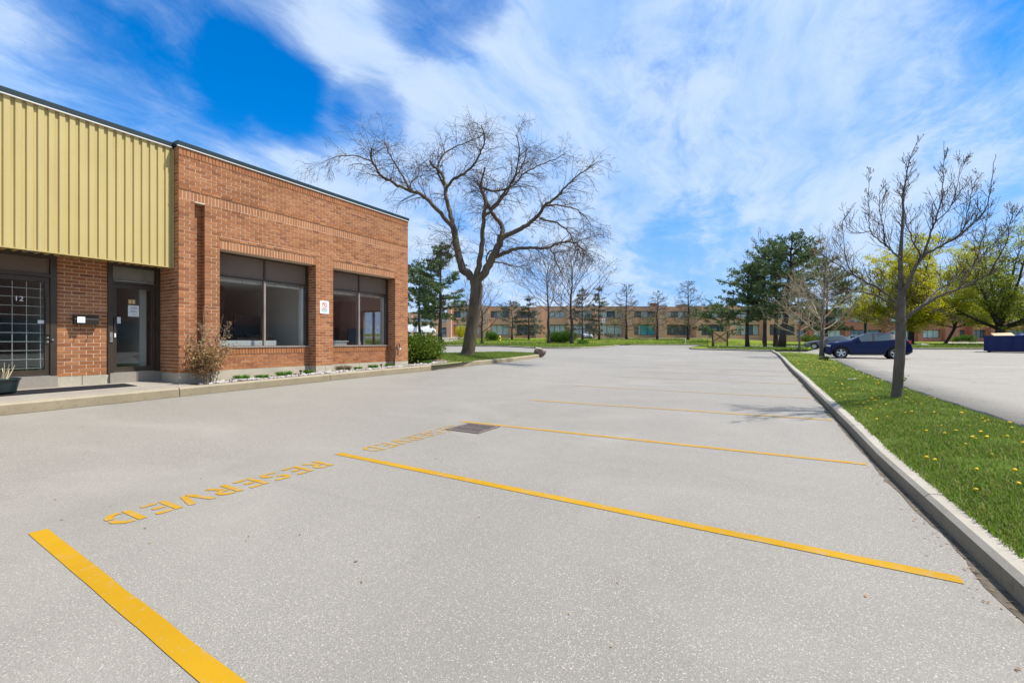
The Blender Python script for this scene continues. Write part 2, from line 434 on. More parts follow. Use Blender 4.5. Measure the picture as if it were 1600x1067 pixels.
M['glass'] = mk_glass('window_glass', (0.94, 0.96, 0.95), 0.05)
M['glass_dark'] = mk_glass('door_glass', (0.85, 0.88, 0.86), 0.08)
def mk_farglass(name, col, rough=0.08):
    t = NT(name); n = t.noise(t.objc(), 0.7, 3)
    t.color(t.mixc(t.ramp(n, 0.35, 0.65), tuple(c * 0.7 for c in col), col)); return t.set(rough, 0, 0.8)
M['far_glass'] = mk_farglass('far_glass', (0.10, 0.15, 0.19))
M['far_blind'] = mk_farglass('far_blinds', (0.52, 0.64, 0.66), 0.3)
M['far_teal'] = mk_farglass('teal_film', (0.03, 0.48, 0.58), 0.25)

def mk_grass(name, c1, c2, c3):
    t = NT(name); p = t.pos(); a = t.noise(p, 0.35, 5, 0.6); b = t.noise(p, 5, 5, 0.7); d = t.noise(p, 60, 3, 0.7)
    c = t.mixc(t.ramp(a, 0.35, 0.65), c1, c2); c = t.mixc(t.ramp(b, 0.5, 0.75, 0.0, 0.55), c, c3)
    c = t.mixc(t.ramp(d, 0.3, 0.6, 0.55, 0.0), c, tuple(x * 0.35 for x in c1)); t.color(c)
    t.bump(t.math('ADD', b, d), 0.8, 0.05); return t.set(0.95, 0, 0.15)
M['lawn'] = mk_grass('lawn', (0.085, 0.155, 0.014), (0.15, 0.20, 0.025), (0.26, 0.23, 0.06))
M['lawn_far'] = mk_grass('lawn_far', (0.11, 0.18, 0.012), (0.20, 0.23, 0.018), (0.26, 0.25, 0.025))
M['soil'] = m_simple('soil', (0.17, 0.13, 0.09), 0.98, 0, 0.35, 12, 0.1, 0.6, 'pos')
def mk_leaf(name, cols, trans=0.35, rough=0.6):
    t = NT(name); r = t.rand()
    cr = t.node('ShaderNodeValToRGB', {0: r}); e = cr.color_ramp.elements
    e[0].position = 0; e[0].color = (*cols[0], 1); e[1].position = 1; e[1].color = (*cols[-1], 1)
    for i, c in enumerate(cols[1:-1]):
        k = e.new((i + 1) / (len(cols) - 1)); k.color = (*c, 1)
    t.color(cr.outputs[0]); t.set(rough, 0, 0.25)
    tl = t.node('ShaderNodeBsdfTranslucent', {0: cr.outputs[0]})
    mx = t.node('ShaderNodeMixShader', {0: trans, 1: t.b.outputs[0], 2: tl.outputs[0]}); t.l.new(mx.outputs[0], t.o.inputs[0]); return t.mat
M['blade'] = mk_leaf('grass_blade', [(0.09, 0.18, 0.018), (0.13, 0.24, 0.022), (0.19, 0.28, 0.03), (0.11, 0.19, 0.02), (0.30, 0.29, 0.08), (0.15, 0.23, 0.03), (0.40, 0.35, 0.16)], 0.4)
M['dandelion'] = m_simple('dandelion_yellow', (0.75, 0.47, 0.01), 0.8, 0, 0.1, 40)
M['pine'] = mk_leaf('pine_needles', [(0.055, 0.10, 0.042), (0.085, 0.145, 0.052), (0.125, 0.175, 0.055), (0.065, 0.12, 0.065), (0.19, 0.20, 0.055)], 0.22)
M['spruce'] = mk_leaf('spruce_needles', [(0.065, 0.082, 0.055), (0.10, 0.115, 0.075), (0.15, 0.145, 0.095), (0.08, 0.095, 0.08)], 0.22)
M['yew'] = mk_leaf('juniper_leaves', [(0.05, 0.10, 0.012), (0.10, 0.17, 0.016), (0.16, 0.23, 0.025), (0.07, 0.13, 0.016), (0.22, 0.26, 0.035)], 0.3)
M['spring'] = mk_leaf('spring_leaves', [(0.36, 0.37, 0.016), (0.50, 0.44, 0.016), (0.30, 0.34, 0.02), (0.56, 0.46, 0.016), (0.26, 0.31, 0.028)], 0.6)
M['spring_green'] = mk_leaf('spring_leaves_green', [(0.17, 0.24, 0.025), (0.25, 0.30, 0.03), (0.36, 0.36, 0.04), (0.22, 0.28, 0.05)], 0.58)
M['hedge'] = mk_leaf('hedge_leaves', [(0.05, 0.13, 0.014), (0.085, 0.185, 0.02), (0.12, 0.22, 0.025), (0.06, 0.15, 0.016)], 0.3)
M['dry'] = mk_leaf('dry_leaves', [(0.34, 0.18, 0.08), (0.42, 0.26, 0.12), (0.24, 0.12, 0.065), (0.30, 0.21, 0.07), (0.45, 0.32, 0.17)], 0.3)
M['tuft'] = mk_leaf('tuft_leaves', [(0.07, 0.21, 0.018), (0.11, 0.28, 0.025), (0.15, 0.25, 0.03)], 0.35)
M['drytuft'] = mk_leaf('dry_tuft', [(0.22, 0.17, 0.10), (0.16, 0.14, 0.06), (0.30, 0.24, 0.15), (0.14, 0.15, 0.04)], 0.3)
M['bud'] = mk_leaf('buds', [(0.14, 0.14, 0.03), (0.11, 0.08, 0.04), (0.18, 0.17, 0.05)], 0.3)
def mk_bark(name, c1, c2, c3, sc=8):
    t = NT(name); p = t.objc(); v = t.mapping(p, (1, 1, 0.18)); a = t.noise(v, sc, 6, 0.7, 0.4); b = t.noise(p, 1.3, 4, 0.6)
    c = t.mixc(t.ramp(a, 0.35, 0.65), c1, c2); c = t.mixc(t.ramp(b, 0.45, 0.7, 0, 0.6), c, c3); t.color(c); t.bump(a, 0.9, 0.03)
    return t.set(0.95, 0, 0.15)
M['bark_locust'] = mk_bark('locust_bark', (0.07, 0.052, 0.042), (0.16, 0.125, 0.098), (0.17, 0.15, 0.06))
M['twig_locust'] = m_simple('locust_twigs', (0.085, 0.058, 0.05), 0.9, 0, 0.3, 0.8, 0.1)
M['bark_maple'] = mk_bark('maple_bark', (0.085, 0.072, 0.06), (0.15, 0.128, 0.108), (0.13, 0.115, 0.085), 14)
M['twig_maple'] = m_simple('maple_twigs', (0.065, 0.044, 0.036), 0.9, 0, 0.35, 0.8, 0.1)
M['twig_pale'] = m_simple('pale_twigs', (0.30, 0.24, 0.16), 0.9, 0, 0.3, 0.8, 0.1)
M['bark_dark'] = mk_bark('dark_bark', (0.035, 0.028, 0.024), (0.085, 0.068, 0.058), (0.08, 0.065, 0.055), 6)
M['twig_grey'] = m_simple('grey_twigs', (0.14, 0.115, 0.10), 0.9, 0, 0.3, 0.5, 0.1)
M['rock'] = mk_leaf('white_rock', [(0.38, 0.36, 0.34), (0.46, 0.44, 0.42), (0.28, 0.26, 0.25), (0.42, 0.38, 0.36), (0.33, 0.28, 0.25)], 0.0, 0.85)
M['rubber'] = m_simple('rubber', (0.02, 0.02, 0.02), 0.85, 0, 0.2, 20)
# ================================================================== GROUND
def sheet(name, xs, ys, zf, mat, keep=None, kind='structure', **pr):
    xs, ys = list(xs), list(ys); V = []; F = []; W = len(xs)
    for y in ys:
        for x in xs: V.append((x, y, zf(x, y)))
    for j in range(len(ys) - 1):
        for i in range(W - 1):
            if keep and not keep((xs[i] + xs[i + 1]) / 2, (ys[j] + ys[j + 1]) / 2): continue
            F.append((j * W + i, j * W + i + 1, (j + 1) * W + i + 1, (j + 1) * W + i))
    return np_obj(name, V, F, mat, kind=kind, smooth_=True, **pr)
def arange(a, b, s):
    n = max(1, int(round((b - a) / s))); return [a + (b - a) * i / n for i in range(n + 1)]

# wide base ground far below everything else, reaching the horizon
mb = MB(); mb.disc((0, 0, -0.6), 2500, 64, 'z'); mb.build('ground', M['lawn_far'], kind='structure')

xs = arange(-120, -40, 8) + arange(-40, -16, 2)[1:] + arange(-16, -9.9, 0.6)[1:] + arange(-9.9, -5.5, 0.5)[1:] + arange(-5.5, 1.5, 0.7)[1:]
ys = arange(-70, -10, 6) + arange(-10, 6.5, 0.75)[1:] + arange(6.5, 14, 0.5)[1:] + arange(14, 40, 1)[1:] + arange(40, 120, 4)[1:]
sheet('parking_lot', xs, ys, G, M['asphalt'])
sheet('driveway', arange(1.5, 60, 3), arange(26, 120, 3), lambda x, y: G(x, y) - 0.012, M['asphalt'])

# right hand lot: a little higher than the strip of grass
REDGE = [(2.9, -30), (2.74, 4), (2.66, 8), (2.60, 12), (2.60, 16), (2.70, 21), (2.97, 27), (3.35, 36), (3.9, 45), (4.6, 58)]
def redge(y):
    return pw(y, [(b, a) for a, b in REDGE])
V = []; F = []
ysr = arange(-30, 58, 1.0); cols = [0, 0.02, 1, 2, 4, 7, 12, 20, 35, 60, 90]
for y in ysr:
    wob = 0.05 * mnoise.noise((y * 1.7, 3.1, 0))
    for k, c in enumerate(cols):
        x = redge(y) + wob * (k < 2) + c
        V.append((x, y, GR(x, y) - (0.14 if k == 0 else 0)))
W = len(cols)
for j in range(len(ysr) - 1):
    for i in range(W - 1):
        F.append((j * W + i, j * W + i + 1, (j + 1) * W + i + 1, (j + 1) * W + i))
np_obj('right_parking_lot', V, F, M['asphalt_right'], kind='structure')

# ------------------------------------------------------------------ kerbs, poured in lengths
def kerb_line(name, pts, zf, mat, side=1, h=0.14, w=0.16, step=3.0, tilt=0.02):
    """pts = plan polyline along the face; side=+1 puts the kerb body to the right of travel"""
    root = thing(name, None, None, (pts[0][0], pts[0][1], zf(*pts[0])), kind='structure')
    P = [Vector((a, b)) for a, b in pts]
    # dense resample
    S = [0.0]
    for a, b in zip(P, P[1:]): S.append(S[-1] + (b - a).length)
    L = S[-1]
    def at(s):
        for k in range(len(P) - 1):
            if s <= S[k + 1] or k == len(P) - 2:
                t = (s - S[k]) / (S[k + 1] - S[k]); return P[k].lerp(P[k + 1], t)
    def nrm(s):
        d = at(min(L, s + 0.25)) - at(max(0, s - 0.25)); d.normalize()
        return Vector((d.y, -d.x)) * side
    n = max(1, int(L / step))
    for k in range(n):
        s0, s1 = L * k / n + 0.007, L * (k + 1) / n - 0.007
        m = max(2, int((s1 - s0) / 0.75)); mb = MB(); ring = []
        for i in range(m + 1):
            s = s0 + (s1 - s0) * i / m; p = at(s); q = nrm(s); z = zf(p.x, p.y)
            prof = [(0, -0.12), (tilt, h - 0.03), (tilt + 0.03, h), (w, h + 0.004), (w, -0.12)]
            ring.append([(p.x + q.x * o, p.y + q.y * o, z + hh) for o, hh in prof])
        for i in range(m):
            for j in range(4):
                a, b, c, d = ring[i][j], ring[i + 1][j], ring[i + 1][j + 1], ring[i][j + 1]
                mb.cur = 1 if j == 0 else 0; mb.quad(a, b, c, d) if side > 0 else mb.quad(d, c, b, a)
        mb.cur = 0
        mb.poly(ring[0] if side < 0 else ring[0][::-1]); mb.poly(ring[-1][::-1] if side < 0 else ring[-1])
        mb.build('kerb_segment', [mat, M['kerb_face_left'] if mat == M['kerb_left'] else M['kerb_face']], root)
    return root
RK = [(1.35, -14), (1.20, -2), (1.13, 3.0), (1.06, 5.2), (0.98, 8), (0.90, 10), (0.76, 13.2), (0.64, 19), (0.52, 29), (0.36, 37), (0.24, 39.5)]
def rkx(y): return pw(y, [(b, a) for a, b in RK])
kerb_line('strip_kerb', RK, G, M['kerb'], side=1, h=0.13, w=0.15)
LK = [(-9.95, -30), (-9.94, 2), (-9.93, 6), (-9.93, 9), (-9.86, 12), (-9.98, 15.2), (-10.45, 18.5), (-11.1, 21.5), (-11.75, 24.0), (-12.1, 24.6), (-12.6, 24.75), (-13.1, 24.3), (-13.7, 22.5), (-14.7, 19), (-15.6, 15.5), (-16.3, 12.2)]
kerb_line('building_kerb', LK, G, M['kerb_left'], side=-1, h=0.175, w=0.17, step=3.4)
# dirt gathered in the gutter and leaf crumbs along it
M['gutter'] = m_simple('gutter_dirt', (0.105, 0.09, 0.07), 0.97, 0, 0.45, 14, 0.1, 0.4, 'pos')
def gutter(x_of, ys_, sgn, wmin, wmax, seed):
    mb = MB(); prev = None
    for y in ys_:
        w = lerp(wmin, wmax, 0.5 + 0.5 * mnoise.noise((y * 1.3, seed, 0)) + 0.25 * mnoise.noise((y * 6.1, seed, 4))); x = x_of(y)
        cur = ((x + sgn * 0.01, y, G(x, y) + 0.003), (x - sgn * max(0.01, w), y, G(x - sgn * w, y) + 0.003))
        if prev: mb.quad(prev[1], cur[1], cur[0], prev[0]) if sgn < 0 else mb.quad(prev[0], cur[0], cur[1], prev[1])
        prev = cur
    mb.build('gutter_dirt', M['gutter'], kind='structure')
gutter(rkx, arange(0.5, 38, 0.12), 1, 0.0, 0.11, 2)
gutter(lambda y: pw(y, [(b, a) for a, b in LK[:8]]), arange(-3, 18, 0.12), -1, 0.0, 0.05, 5)
mb = MB()
for k in range(520):
    y = 1.0 + 20 * RND.random() ** 1.6; x = rkx(y) - abs(RND.gauss(0, 0.10)) - 0.01; s = RND.uniform(0.003, 0.009); a = RND.uniform(0, 6.28); z = G(x, y) + 0.006
    u, v = Vector((cos(a), sin(a), RND.uniform(-.3, .3))) * s, Vector((-sin(a), cos(a), RND.uniform(-.3, .3))) * s * 0.6; c = Vector((x, y, z + s * 0.3))
    mb.quad(c - u - v, c + u - v, c + u + v, c - u + v)
for k in range(160):
    x, y = RND.uniform(-8, 1), RND.uniform(1.2, 12); s = RND.uniform(0.005, 0.012); a = RND.uniform(0, 6.28); c = Vector((x, y, G(x, y) + 0.006)); u, v = Vector((cos(a), sin(a), .1)) * s, Vector((-sin(a), cos(a), .1)) * s * .5
    mb.quad(c - u - v, c + u - v, c + u + v, c - u + v)
mb.build('leaf_crumbs', M['dry'], kind='stuff', label='brown leaf crumbs scattered along the kerb and on the asphalt', cat='leaf litter')
# far kerbs
FLK = [cw(560, 60), cw(700, 59.5), cw(780, 58.5), cw(812, 53), cw(835, 49), cw(870, 48), cw(905, 48.3), cw(935, 52), cw(955, 58), cw(964, 64), cw(968, 67.5)]
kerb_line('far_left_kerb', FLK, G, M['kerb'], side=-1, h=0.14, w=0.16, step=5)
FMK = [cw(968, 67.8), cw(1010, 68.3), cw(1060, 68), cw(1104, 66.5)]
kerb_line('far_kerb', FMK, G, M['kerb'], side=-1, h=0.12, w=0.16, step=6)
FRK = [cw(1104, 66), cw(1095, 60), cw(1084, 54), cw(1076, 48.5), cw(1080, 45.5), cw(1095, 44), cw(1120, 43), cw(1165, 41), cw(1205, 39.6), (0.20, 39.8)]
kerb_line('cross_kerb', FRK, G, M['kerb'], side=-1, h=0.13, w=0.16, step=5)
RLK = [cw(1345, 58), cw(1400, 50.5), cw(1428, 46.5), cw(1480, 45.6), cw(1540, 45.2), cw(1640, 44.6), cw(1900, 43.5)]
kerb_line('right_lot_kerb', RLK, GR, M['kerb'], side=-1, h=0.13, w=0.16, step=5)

# ------------------------------------------------------------------ grass strip between the lots
def strip_z(x, y):
    a, b = rkx(y) + 0.15, redge(y)
    t = min(1, max(0, (x - a) / max(0.2, b - a)))
    z0, z1 = G(rkx(y), y) + 0.128, GR(b, y) - 0.05
    return lerp(z0, z1, t) + 0.07 * sin(pi * t) + 0.012 * mnoise.noise((x * 2, y * 2, 0))
V = []; F = []; ysg = arange(-14, 39.6, 0.4); NC = 10
for y in ysg:
    a, b = rkx(y) + 0.155, redge(y) + 0.015
    for i in range(NC + 1):
        x = lerp(a, b, i / NC); V.append((x, y, strip_z(x, y)))
for j in range(len(ysg) - 1):
    for i in range(NC):
        k = j * (NC + 1) + i; F.append((k, k + 1, k + NC + 2, k + NC + 1))
np_obj('grass_strip', V, F, M['lawn'], kind='structure', smooth_=True)

# ------------------------------------------------------------------ corner island beside the building
ISL = [(-9.78, 11.7), (-9.86, 13.5), (-10.15, 15.4), (-10.62, 18.5), (-11.28, 21.6), (-11.9, 23.9), (-12.2, 24.4), (-12.6, 24.55), (-12.95, 24.1), (-13.5, 22.3), (-14.5, 18.9), (-15.4, 15.4), (-16.1, 12.2), (-16.1, 11.5), (-10.5, 11.5)]
def in_poly(x, y, P):
    c = False; j = len(P) - 1
    for i in range(len(P)):
        if (P[i][1] > y) != (P[j][1] > y) and x < (P[j][0] - P[i][0]) * (y - P[i][1]) / (P[j][1] - P[i][1]) + P[i][0]: c = not c
        j = i
    return c
def seg_dist(x, y, P):
    best = 1e9
    for i in range(len(P)):
        ax, ay = P[i - 1]; bx, by = P[i]; dx, dy = bx - ax, by - ay
        t = max(0, min(1, ((x - ax) * dx + (y - ay) * dy) / (dx * dx + dy * dy + 1e-9)))
        best = min(best, math.hypot(x - ax - t * dx, y - ay - t * dy))
    return best
def isl_z(x, y):
    return G(x, y) + 0.17 + 0.17 * smooth(0, 1.6, seg_dist(x, y, ISL)) * smooth(11.5, 14.5, y) + 0.01 * mnoise.noise((x * 2, y * 2, 4))
cx, cy = -12.6, 17.2
V = []; F = []
RNG = 9
bound = []
for a, b in zip(ISL, ISL[1:] + ISL[:1]):
    n = max(1, int(math.hypot(b[0] - a[0], b[1] - a[1]) / 0.5))
    for i in range(n): bound.append((lerp(a[0], b[0], i / n), lerp(a[1], b[1], i / n)))
for x, y in bound:
    for k in range(RNG):
        t = 1 - (k / RNG); xx, yy = lerp(cx, x, t), lerp(cy, y, t); V.append((xx, yy, isl_z(xx, yy)))
V.append((cx, cy, isl_z(cx, cy))); N = len(bound)
F3 = []
for i in range(N):
    j = (i + 1) % N
    for k in range(RNG - 1):
        F3.append((i * RNG + k, j * RNG + k, j * RNG + k + 1)); F3.append((i * RNG + k, j * RNG + k + 1, i * RNG + k + 1))
    F3.append((i * RNG + RNG - 1, j * RNG + RNG - 1, len(V) - 1))
np_obj('corner_lawn', V, F3, M['lawn'], kind='structure', smooth_=True)

# ------------------------------------------------------------------ far lawn: a rising bank all across, up to the horizon
FRONT = [(-600, 63), (560, 60.2), (700, 59.7), (780, 58.7), (812, 53.2), (835, 49.2), (870, 48.2), (905, 48.5), (935, 52.2), (955, 58.2), (964, 64.2), (968, 67.7), (1010, 68.5), (1060, 68.2), (1105.9, 66.4),
         (1106, 43.8), (1120, 43.2), (1165, 41.2), (1205, 39.8), (1214, 39.6), (1262, 39.6), (1290, 55), (1345, 58.2), (1400, 50.7), (1428, 46.7), (1480, 45.8), (1540, 45.4), (1640, 44.8), (1900, 43.7), (2300, 42)]
def bank(px, d):
    X, Y = cw(px, d); df = pw(px, FRONT)
    lat = (px - 800) / 700.0 * d
    z0 = G(*cw(px, df)) + 0.135
    t_c = 2.02; t_r = 1.32
    s = smooth(38, 62, lat)
    top = lerp(t_c, t_r, s)
    d1 = lerp(86, 100, s)
    ds = max(df, 62) if 1000 < px < 1345 else df
    z = z0 + (top - z0) * min(1, max(0, (d - ds) / (d1 - ds)))
    if d > d1: z += (smooth(d1, 97, d) * 1.0 if lat < -8 else 0) + (d - d1) * 0.002
    return z
def bank_xy(X, Y):
    d = depth_of(X, Y); px = 800 + 700 * lat_of(X, Y) / d
    return bank(px, d)
V = []; F = []
pxs = sorted(set([p for p, _ in FRONT] + list(range(-560, 2300, 20))))
fr = [0, 0.4, 1, 2, 3, 4.5, 6, 8, 10, 12.5, 15, 18, 21, 25, 29, 33, 38, 44, 52, 60, 80, 120, 200, 500]
for p in pxs:
    df = pw(p, FRONT)
    for a in fr:
        d = df + a; X, Y = cw(p, d); V.append((X, Y, bank(p, d)))
W = len(fr)
for i in range(len(pxs) - 1):
    for k in range(W - 1):
        F.append((i * W + k, (i + 1) * W + k, (i + 1) * W + k + 1, i * W + k + 1))
np_obj('far_lawn', V, F, M['lawn_far'], kind='structure', smooth_=True)
# the tongue of lawn that ends at the mouth of the lot
V = []; F = []; TL = [(43.75, 1106), (44.2, 1095), (45.7, 1080.4), (48.6, 1076.6), (54, 1084.6), (60, 1095.6), (66.2, 1104.6)]
rows_ = arange(43.75, 66.2, 0.75)
for d in rows_:
    a = pw(d, TL)
    for i in range(7):
        p = lerp(a, 1106.5, i / 6); X, Y = cw(p, d); V.append((X, Y, G(X, Y) + 0.135))
for j in range(len(rows_) - 1):
    for i in range(6): k = j * 7 + i; F.append((k, k + 1, k + 8, k + 7))
np_obj('lawn_tongue', V, F, M['lawn_far'], kind='structure', smooth_=True)
# pale road behind the bank on the left, and the footpath in front of the buildings
def road_on_bank(name, rows, mat, dz=0.05):
    V = []; F = []
    for (pa, da), (pb, db) in rows:
        for i in range(9):
            t = i / 8; p, d = lerp(pa, pb, t), lerp(da, db, t); X, Y = cw(p, d); V.append((X, Y, bank(p, d) + dz))
    for j in range(len(rows) - 1):
        for i in range(8): F.append((j * 9 + i, j * 9 + i + 1, (j + 1) * 9 + i + 1, (j + 1) * 9 + i))
    np_obj(name, V, F, mat, kind='structure')
road_on_bank('access_road', [((655, 69), (705, 69)), ((640, 74), (712, 74)), ((600, 79), (722, 79)), ((560, 83), (728, 83)), ((520, 86), (730, 86)), ((480, 104), (730, 92))], M['walk'])
road_on_bank('far_path', [((860, 83), (1240, 83)), ((860, 84.6), (1240, 84.6))], M['walk'])
road_on_bank('right_path', [((1470, 74), (1640, 70)), ((1480, 90), (1650, 86))], M['walk'])

# ------------------------------------------------------------------ walkway and planting bed by the building
def walk_z(x, y):
    t = min(1, max(0, (-10.1 - x) / 1.33)); return lerp(G(-9.95, y) + 0.178, 0.545, t)
sheet('walkway', arange(-11.45, -10.11, 0.2), arange(-30, 4.66, 0.6), walk_z, M['walk'])
def bed_z(x, y):
    z0 = G(-9.95, y) + 0.15
    return z0 + 0.02 + 0.03 * mnoise.noise((x * 4, y * 4, 1))
sheet('planting_bed', arange(-10.98, -10.08, 0.1), arange(4.66, 11.9, 0.12), bed_z, M['soil'])
sheet('corner_bed', arange(-12.2, -9.95, 0.12), arange(11.32, 13.6, 0.12), lambda x, y: max(bed_z(x, y), isl_z(x, y) + 0.012), M['soil'],
      keep=lambda x, y: x < -9.93 - 0.05 and in_poly(x, y, [(-10.05, 11.3), (-10.05, 12.6), (-10.4, 13.4), (-11.6, 13.5), (-12.2, 13.0), (-12.2, 11.3)]))

# ------------------------------------------------------------------ painted stall lines and lettering
def strip_paint(name, p0, p1, w, wob=0.0, parent=None):
    mb = MB(); a, b = Vector(p0), Vector(p1); L = (b - a).length; d = (b - a) / L; q = Vector((-d.y, d.x)); n = max(2, int(L / 0.25))
    prev = None
    for i in range(n + 1):
        c = a + d * (L * i / n); e = 0.006 * mnoise.noise((i * 0.6, c.y, 2))
        e1 = 0.004 * mnoise.noise((i * 1.3, c.y, 7))
        l = c + q * (w / 2 + e); r = c - q * (w / 2 + e1)
        cur = ((l.x, l.y, G(l.x, l.y) + 0.004), (r.x, r.y, G(r.x, r.y) + 0.004))
        if prev: mb.quad(prev[1], cur[1], cur[0], prev[0])
        prev = cur
    return mb.build(name, M['paint'], kind='structure')
LINES = [((-4.60, 1.09), (0.95, 0.86)), ((-4.60, 3.69), (0.95, 3.53)), ((-4.62, 6.24), (0.92, 6.33)), ((-4.62, 8.80), (0.86, 8.98)),
         ((-4.66, 11.45), (0.72, 11.42)), ((-4.5, 14.05), (0.58, 13.95)), ((-4.5, 16.65), (0.55, 16.55)), ((-4.55, 19.25), (0.48, 19.15)),
         ((-4.6, 21.85), (0.44, 21.8)), ((-4.6, 24.5), (0.40, 24.4))]
for k, (a, b) in enumerate(LINES):
    strip_paint('parking_line', a, b, 0.10 if k < 4 else 0.09)

def stroke(mb, pts, w, tf):
    """mitred flat stroke"""
    P = [Vector(p) for p in pts]; Ls, Rs = [], []
    for i, p in enumerate(P):
        d0 = (P[i] - P[i - 1]).normalized() if i else (P[1] - P[0]).normalized()
        d1 = (P[i + 1] - P[i]).normalized() if i < len(P) - 1 else d0
        m = (d0 + d1).normalized(); n = Vector((-m.y, m.x)); k = w / 2 / max(0.5, n.dot(Vector((-d0.y, d0.x))))
        Ls.append(p + n * k); Rs.append(p - n * k)
    for i in range(len(P) - 1):
        mb.quad(tf(Rs[i]), tf(Rs[i + 1]), tf(Ls[i + 1]), tf(Ls[i]))
GL = {
 'R': [[(0.12, 0), (0.12, 1)], [(0.34, 0.92), (0.70, 0.92), (0.88, 0.82), (0.88, 0.66), (0.70, 0.54), (0.34, 0.54)], [(0.52, 0.42), (0.90, 0.0)]],
 'E': [[(0.12, 0), (0.12, 1)], [(0.36, 0.93), (0.98, 0.93)], [(0.36, 0.5), (0.82, 0.5)], [(0.36, 0.07), (0.98, 0.07)]],
 'S': [[(0.92, 0.88), (0.62, 0.94), (0.25, 0.92), (0.10, 0.78), (0.14, 0.62), (0.44, 0.55)], [(0.58, 0.46), (0.88, 0.38), (0.92, 0.22), (0.76, 0.08), (0.40, 0.06), (0.08, 0.12)]],
 'V': [[(0.02, 1.0), (0.44, 0.02)], [(0.62, 0.06), (0.98, 1.0)]],
 'D': [[(0.12, 0), (0.12, 1)], [(0.36, 0.93), (0.66, 0.90), (0.90, 0.72), (0.92, 0.56)], [(0.92, 0.44), (0.88, 0.26), (0.66, 0.10), (0.36, 0.07)]],
}
def lettering(y0, y1, xb, xt, sw):
    root = thing('painted_lettering', None, None, ((xb + xt) / 2, (y0 + y1) / 2, 0), kind='structure')
    word = 'RESERVED'; pitch = (y0 - y1 + 0.07) / len(word); wd = pitch * 0.72
    for i, ch in enumerate(word):
        mb = MB(); o = y0 - i * pitch
        def tf(p):
            x = lerp(xb, xt, p.y); y = o - p.x; return (x, y, G(x, y) + 0.006)
        for st in GL[ch]: stroke(mb, [(a * wd, b) for a, b in st], 1, tf) if False else None
        for st in GL[ch]:
            # stroke in metres: s along the word, t up the letter
            pts = [(a * wd, b * (xt - xb)) for a, b in st]
            stroke(mb, pts, sw, lambda p: (xb + p.y, o - p.x, G(xb + p.y, o - p.x) + 0.004))
        mb.build('letter', M['paint_worn'], root)
lettering(3.33, 1.42, -4.54, -4.22, 0.052)
lettering(5.86, 3.99, -4.56, -4.26, 0.045)

# ------------------------------------------------------------------ catch basin
gx, gy, gs = -4.08, 5.83, 0.31
root = thing('catch_basin_grate', 'square steel drain grate with slanted bars set in the asphalt by the stall line', 'drain grate', (gx, gy, 0))
mb = MB()
for a, b, c, d in ((-gs, gs, -gs, -gs + 0.05), (-gs, gs, gs - 0.05, gs), (-gs, -gs + 0.05, -gs + 0.05, gs - 0.05), (gs - 0.05, gs, -gs + 0.05, gs - 0.05)):
    mb.box(gx + a, gx + b, gy + c, gy + d, -0.02, 0.014)
mb.build('grate_frame', m_simple('worn_iron', (0.20, 0.155, 0.13), 0.6, 0.5, 0.2, 20), root)
mb = MB(); mb.box(gx - gs + 0.045, gx + gs - 0.045, gy - gs + 0.045, gy + gs - 0.045, -0.02, 0.0075)
mb.build('pit', m_simple('drain_dark', (0.002, 0.002, 0.002), 0.95, 0, 0.1, 6, 0.0), root)  # shallow black slab, its colour standing in for the shade inside the drain
iron = m_simple('cast_iron', (0.20, 0.16, 0.145), 0.6, 0.5, 0.2, 20)
for r_, (ya, yb) in enumerate(((-gs + 0.05, -0.012), (0.012, gs - 0.05))):
    for k in range(11):
        x = gx - gs + 0.075 + k * 0.046
        mb = MB(); s = 0.05
        q = [(x - 0.009 - s / 2, gy + ya), (x + 0.009 - s / 2, gy + ya), (x + 0.009 + s / 2, gy + yb), (x - 0.009 + s / 2, gy + yb)]
        mb.poly([(a, b, 0.013) for a, b in q])
        for i in range(4):
            a, b = q[i], q[(i + 1) % 4]; mb.quad((a[0], a[1], 0.0), (b[0], b[1], 0.0), (b[0], b[1], 0.013), (a[0], a[1], 0.013))
        mb.build('grate_bar', iron, root)
mb = MB(); mb.box(gx - gs + 0.05, gx + gs - 0.05, gy - 0.0115, gy + 0.0115, 0.0, 0.0135); mb.build('cross_bar', iron, root)
